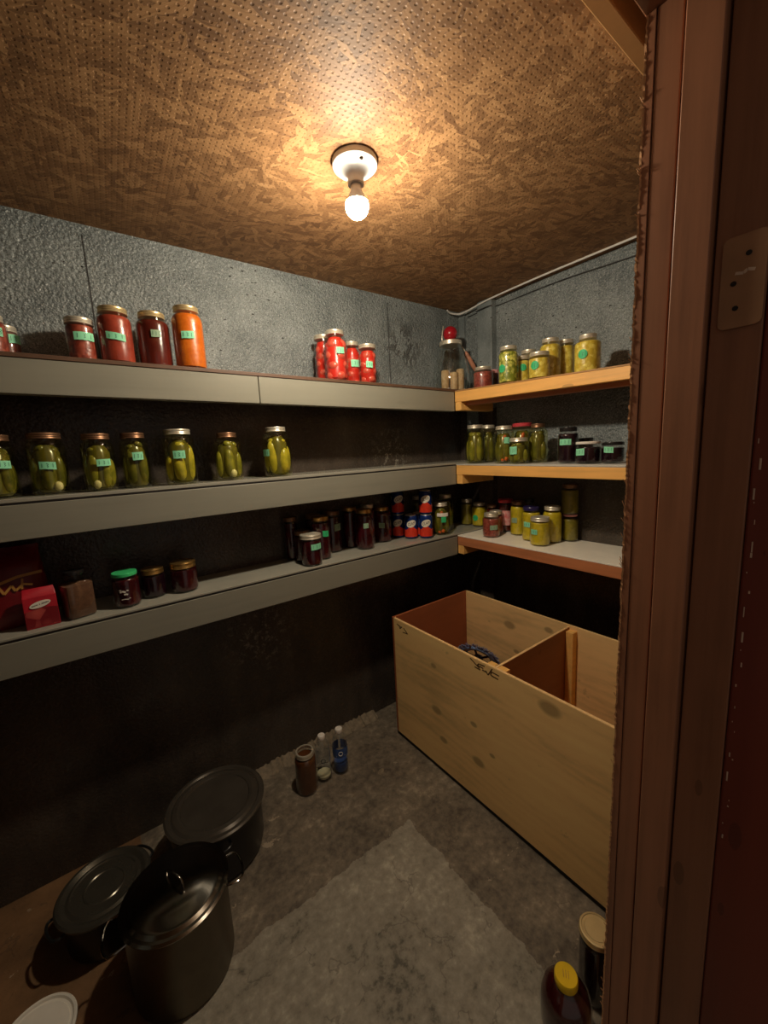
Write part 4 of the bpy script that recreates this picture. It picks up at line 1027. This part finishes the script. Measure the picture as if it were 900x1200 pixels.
for i, (lb, x, y, z, r) in enumerate(spots):
    o = c0 if i == 0 else copy_tree(c0)
    o.location = (x, y, z); o.rotation_euler = (0, 0, r)
    tag(o, 'blue and red '+lb, 'can', 'stacked drink cans on the lowest grey shelf')

# red bag and red card box at the left of the lowest shelf
t = thing('red_bag', 'large dark red foil bag with gold lettering cut by the left frame edge', 'bag', (-.232, 1.545, CZ-.4494), radians(6))
bm = bmesh.new(); prev = None; n = 28
for z, a, b2, sq in ((0, .075, .045, 5), (.01, .082, .05, 4), (.06, .084, .052, 3.4), (.12, .083, .05, 3.2), (.165, .080, .042, 3), (.19, .078, .026, 3), (.205, .077, .010, 2.5), (.224, .077, .003, 2.2), (.228, .076, .002, 2)):
    row = []
    for i in range(n):
        q = 2*pi*i/n; c, s = cos(q), sin(q); x = a*abs(c)**(2/sq)*(1 if c > 0 else -1); y = b2*abs(s)**(2/sq)*(1 if s > 0 else -1)
        row.append(bm.verts.new((x+random.uniform(-.0012, .0012), y+random.uniform(-.0012, .0012), z)))
    if prev:
        for i in range(n): bm.faces.new((prev[i], prev[(i+1) % n], row[(i+1) % n], row[i]))
    else: bm.faces.new(row[::-1])
    prev = row
bm.faces.new(prev); mesh_obj('bag_body', bm, M['redbag'], t)
bm = bmesh.new()
ribbon(bm, [(-.08, .128), (-.05, .142), (-.02, .135), (.02, .147), (.05, .150), (.075, .152)], .008, lambda u, v: (u, -.0545, v))
ribbon(bm, [(-.06, .105), (-.045, .128), (-.04, .104), (-.02, .126), (-.012, .104), (.006, .125), (.012, .108), (.03, .124), (.05, .118)], .006, lambda u, v: (u, -.0548, v))
ribbon(bm, [(-.03, .13), (-.034, .09)], .005, lambda u, v: (u, -.055, v)); ribbon(bm, [(.03, .14), (.026, .11)], .005, lambda u, v: (u, -.055, v))
mesh_obj('gold_lettering', bm, M['goldprint'], t, smooth=False)
t = thing('red_card_box', 'small crimson card packet with a cream oval badge, left of the square powder jar', 'packet', (-.165, 1.468, CZ-.4494), radians(4))
bm = bmesh.new(); w, dp, h = .0375, .020, .112
v = [bm.verts.new(q) for q in ((-w, -dp, 0), (w, -dp, 0), (w, dp, 0), (-w, dp, 0), (-w*.98, -dp*.9, h*.80), (w*.98, -dp*.9, h*.80), (w*.98, dp*.9, h*.80), (-w*.98, dp*.9, h*.80), (-w*.9, -.001, h*1.0), (w*.9, -.001, h*1.0), (w*.9, .001, h*1.0), (-w*.9, .001, h*1.0))]
for f in ((3, 2, 1, 0), (0, 1, 5, 4), (1, 2, 6, 5), (2, 3, 7, 6), (3, 0, 4, 7), (4, 5, 9, 8), (5, 6, 10, 9), (6, 7, 11, 10), (7, 4, 8, 11), (8, 9, 10, 11)): bm.faces.new([v[i] for i in f])
bev(bm, .0012); bx_ = mesh_obj('packet_body', bm, M['redbox'], t)
bm = bmesh.new(); v = [bm.verts.new(q) for q in ((-w*.97, -dp-.0008, .004), (w*.97, -dp-.0008, .004), (w*.97, -dp*.96-.0012, .052), (w*.2, -dp*.96-.0012, .058), (-w*.97, -dp*.96-.0012, .050))]; bm.faces.new(v)
mesh_obj('picture_print', bm, M['dkredprint'], t, smooth=False)
yb = -dp*.93-.0022; bm = bmesh.new(); bm.faces.new([bm.verts.new((.0235*cos(k*pi/12), yb, .068+.0095*sin(k*pi/12)+.004*cos(k*pi/12))) for k in range(24)])
bd = mesh_obj('oval_badge', bm, M['white'], t, smooth=False)
bm = bmesh.new(); x = -.0185
for k, ww in enumerate((.0018, .0022, .0016, .002, .0018, 0, .0018, 0, .002, .0016, .002, .0022, .0018, .002)):
    if ww: ribbon(bm, [(x, -.0016), (x+ww*.5, .002), (x+ww, -.0014)], .0008, lambda u, v: (u, yb-.0005, .068+v+u*.17))
    x += .0027
mesh_obj('badge_print', bm, M['black'], bd, smooth=False)

# ------------------------------------------------------------------ on the floor
J('F1', 'mason_jar', 'brown glass jar with a bright metal ring on top, beside the two water bottles', 'jar', 'copper', 'openring', None, level=1.0)
def bottle(key, name, label, liquid, lblmat):
    x, y, z = D[key][:3]; R = .0325; H = .205
    t = thing(name, label, 'bottle', (x, y, .0006), 0, 'plastic water bottles on the floor')
    pr = [(.010, .008), (.022, .001), (.029, .003), (R, .012), (R, .05), (R*.95, .056), (R, .062), (R*.95, .072), (R, .08), (R, .128), (R*.94, .134), (R, .140), (R*.93, .155), (.024, .170), (.0145, .184), (.0135, .192)]
    bm = bmesh.new(); lathe(bm, pr, 32, cap=False); mesh_obj('bottle_body', bm, M['bottle'], t)
    bm = bmesh.new(); lathe(bm, [(.0155, .188), (.0158, .189), (.0158, .202), (.015, .204), (0, .204)], 24); mesh_obj('cap', bm, M['whitelid'], t)
    bm = bmesh.new(); patch(bm, -2.0, .104, R*2*pi*.98, .044, R+.0008, 0, False, 28); lb = mesh_obj('label', bm, lblmat, t)
    bm = bmesh.new(); a = -2.0
    tube(bm, [wrap(.009*cos(k*pi/8), .009*sin(k*pi/8), a, .104, R+.0014) for k in range(16)], .0012, 5, True); ribbon(bm, [(-.02, -.014), (.02, -.012)], .003, lambda u, v: wrap(u, v, a, .104, R+.0016)); mesh_obj('label_print', bm, M['white'] if lblmat is M['bluelabel'] else M['black'], lb, smooth=False)
    if liquid:
        bm = bmesh.new(); lathe(bm, [(.022, .004), (R-.003, .013), (R-.003, liquid)], 28); mesh_obj('contents', bm, M['bluelabel'] if lblmat is M['bluelabel'] else M['garlic'], t)
bottle('F2', 'water_bottle', 'clear plastic bottle with a pale label and white cap, next to the brown jar', .022, M['bottle'])
bottle('F3', 'water_bottle', 'clear plastic bottle with a blue label and white cap, right one of the two bottles', .05, M['bluelabel'])
J('R1', 'syrup_jar', 'tall dark jar with a plain gold lid on the floor against the door jamb', 'jar', 'berry', 'champ', None, lidh=.014)
# juice jug with yellow cap
x, y, z = D['R2'][:3]; t = thing('juice_jug', 'dark red juice jug with a yellow cap on the floor by the door jamb', 'jug', (x-.012, y+.010, .0006))
bm = bmesh.new(); lathe(bm, [(0, .004), (.045, .001), (.055, .006), (.058, .02), (.058, .085), (.053, .108), (.036, .128), (.024, .136), (.023, .140)], 40, cap=False); mesh_obj('glass', bm, M['glass'], t)
bm = bmesh.new(); lathe(bm, [(.050, .004), (.055, .02), (.055, .084), (.050, .106), (.033, .126), (.02, .132)], 36); mesh_obj('contents', bm, M['syrup'], t)
bm = bmesh.new(); lathe(bm, [(.0255, .134), (.0262, .136)]+[(.0262, .152), (.0245, .155), (.0, .155)], 40); cp = mesh_obj('cap', bm, M['yellowlid'], t)
bm = bmesh.new()
for k in range(3): ribbon(bm, [(-.008, .006-.006*k), (.009, .007-.006*k)], .0016, lambda u, v: (u*.8-v*.5, u*.5+v*.8, .1556))
mesh_obj('cap_print', bm, M['goldprint'], cp, smooth=False)

def ring_handle(bm, c, ang, w, out, z, r=.0032, drop=.012):
    """bent wire loop handle riveted to a pot wall at direction ang"""
    pts = []
    for q in (-1, -.92, -.6, 0, .6, .92, 1):
        rad = c+{1: -.002, .92: out*.72, .6: out, 0: out*1.05}[abs(q)]
        a = ang+q*w/2/c; pts.append((rad*cos(a), rad*sin(a), z-drop*(1-abs(q))*.6))
    tube(bm, smooth_path(pts, 5), r, 8)
# stockpot
t = thing('stockpot', 'tall stainless steel stockpot with shiny domed lid, nearest of the three pots', 'pot', (.038, 1.098, .0005), radians(-6))
H, R = .245, .128
bm = bmesh.new(); lathe(bm, [(R*.90, 0), (R*.965, .004), (R*.985, .014), (R*.985, H-.008), (R, H-.004), (R, H), (R*.97, H), (R*.965, H-.006)], 56); mesh_obj('pot_body', bm, M['dullsteel'], t)
bm = bmesh.new(); lathe(bm, [(R*.955, H-.012), (R*.955, H+.001), (R*1.035, H+.0015), (R*1.04, H+.004), (R*.99, H+.007), (R*.93, H+.0075), (R*.86, H+.012), (R*.80, H+.0125), (R*.6, H+.019), (R*.35, H+.024), (0, H+.0265)], 64, cap=False)
ld = mesh_obj('lid', bm, M['steel'], t)
bm = bmesh.new(); tube(bm, smooth_path([(-.036, 0, H+.0225), (-.036, 0, H+.030), (-.028, 0, H+.052), (0, 0, H+.058), (.028, 0, H+.052), (.036, 0, H+.030), (.036, 0, H+.0225)], 5), .0035, 10)
mesh_obj('lid_handle', bm, M['steel'], ld).rotation_euler = (0, 0, radians(-58))
for a in (radians(2), radians(182)):
    bm = bmesh.new(); ring_handle(bm, R*.99, a, .085, .042, H-.028); mesh_obj('loop_handle', bm, M['steel'], t)
# dark canner with dished lid
t = thing('enamel_canner', 'wide black speckled enamel canner with a dished grey lid, rearmost of the three pots', 'pot', (.205, 1.388, .0005))
H, R = .185, .155
bm = bmesh.new(); lathe(bm, [(R*.82, 0), (R*.94, .008), (R*.97, .03), (R*.985, H-.01), (R*1.02, H-.004), (R*1.02, H), (R*.98, H)], 56); mesh_obj('pot_body', bm, M['enamel'], t)
bm = bmesh.new(); lathe(bm, [(R*1.02, H+.0008), (R*1.065, H+.001), (R*1.07, H+.007), (R*1.03, H+.011), (R*.96, H+.012), (R*.93, H+.008), (R*.88, H+.013), (R*.80, H+.016), (R*.74, H+.013), (R*.72, H+.009), (R*.3, H+.008), (0, H+.0085)], 72, cap=False); ld = mesh_obj('lid', bm, M['lidgrey'], t)
for a in (radians(75), radians(255)):
    bm = bmesh.new(); ring_handle(bm, R*.98, a, .09, .022, H-.03, .004); mesh_obj('loop_handle', bm, M['enamel'], t)
# dark pot with shallow aluminium lid
t = thing('small_pot', 'low dark pot under a worn aluminium lid with rings, leftmost of the three pots', 'pot', (-.130, 1.352, .0005))
H, R = .135, .108
bm = bmesh.new(); lathe(bm, [(R*.82, 0), (R*.93, .006), (R*.97, .02), (R, H-.006), (R*1.04, H-.003), (R*1.04, H), (R*.97, H)], 48); mesh_obj('pot_body', bm, M['enamel'], t)
bm = bmesh.new(); lathe(bm, [(R*1.04, H+.0008), (R*1.12, H+.001), (R*1.125, H+.007), (R*1.08, H+.012), (R*1.0, H+.013), (R*.93, H+.009), (R*.88, H+.006), (R*.80, H+.009), (R*.76, H+.007), (R*.5, H+.006), (R*.47, H+.008), (R*.44, H+.006), (0, H+.0065)], 64, cap=False); ld = mesh_obj('lid', bm, M['alu'], t)
for a in (radians(32), radians(196)):
    bm = bmesh.new(); ring_handle(bm, R*1.0, a, .07, .030, H-.012, .004, .0); mesh_obj('loop_handle', bm, M['enamel'], t)
# white tub lid at the left front
t = thing('white_tub', 'low white plastic tub with ridged rim at the bottom left corner of the floor', 'tub', (-.285, 1.130, .0005))
bm = bmesh.new(); lathe(bm, [(.066, 0), (.070, .003), (.076, .045), (.082, .047), (.083, .055), (.080, .058), (.076, .057), (.073, .052), (.068, .051), (.066, .054), (0, .054)], 48); mesh_obj('tub_body', bm, M['white'], t)
# chips of plaster lying on the concrete
for i, (x, y, s) in enumerate(((.855, 1.292, .020), (.835, 1.318, .009), (1.02, 1.39, .008), (.70, 1.265, .011))):
    bm = bmesh.new(); blob(bm, (0, 0, 0), s, (1, .55, .16), 2)
    for v in bm.verts: v.co *= random.uniform(.8, 1.2)
    for v in bm.verts: v.co.z = max(v.co.z, -.0005)
    o = mesh_obj('plaster_chip', bm, M['plaster'], None, (x, y, .0012)); o.rotation_euler = (0, 0, .5+i)
    tag(o, ('largest pale plaster chip on the concrete floor in front of the bottles', 'small pale chip touching the largest plaster chip on the floor', 'tiny pale sliver on the floor near the corner of the plywood bin', 'pale flat chip on the floor between the brown jar and the paler concrete patch')[i], 'chip', 'plaster chips on the floor')

# ------------------------------------------------------------------ light, world, camera
w = bpy.data.worlds.new('ambient_fill'); scene.world = w; w.use_nodes = True  # even ambient fill, added to lift the jamb and the shadows
bg = w.node_tree.nodes['Background']; bg.inputs[0].default_value = (1, .86, .72, 1); bg.inputs[1].default_value = .10
cam = bpy.data.cameras.new('camera'); co = bpy.data.objects.new('camera', cam); COL.objects.link(co)
f_px, yaw, pitch, roll = 463.0132, 0.94039, -0.15439, -0.04976
fw = Vector((cos(pitch)*cos(yaw), cos(pitch)*sin(yaw), sin(pitch)))
r = fw.cross(Vector((0, 0, 1))).normalized(); u = r.cross(fw)
r2 = r*cos(roll)+u*sin(roll); u2 = -r*sin(roll)+u*cos(roll)
co.matrix_world = Matrix(((r2.x, u2.x, -fw.x, 0), (r2.y, u2.y, -fw.y, 0), (r2.z, u2.z, -fw.z, CZ), (0, 0, 0, 1)))
cam.sensor_fit = 'VERTICAL'; cam.sensor_height = 24; cam.lens = 24*f_px/1200; cam.clip_start = .02
scene.camera = co
vs = scene.view_settings
scene.display_settings.display_device = 'sRGB'
vs.view_transform = 'Standard'; vs.look = 'None'; vs.gamma = 1; vs.exposure = .38; vs.use_curve_mapping = False
scene.cycles.transparent_max_bounces = 24
scene.cycles.sample_clamp_indirect = 4
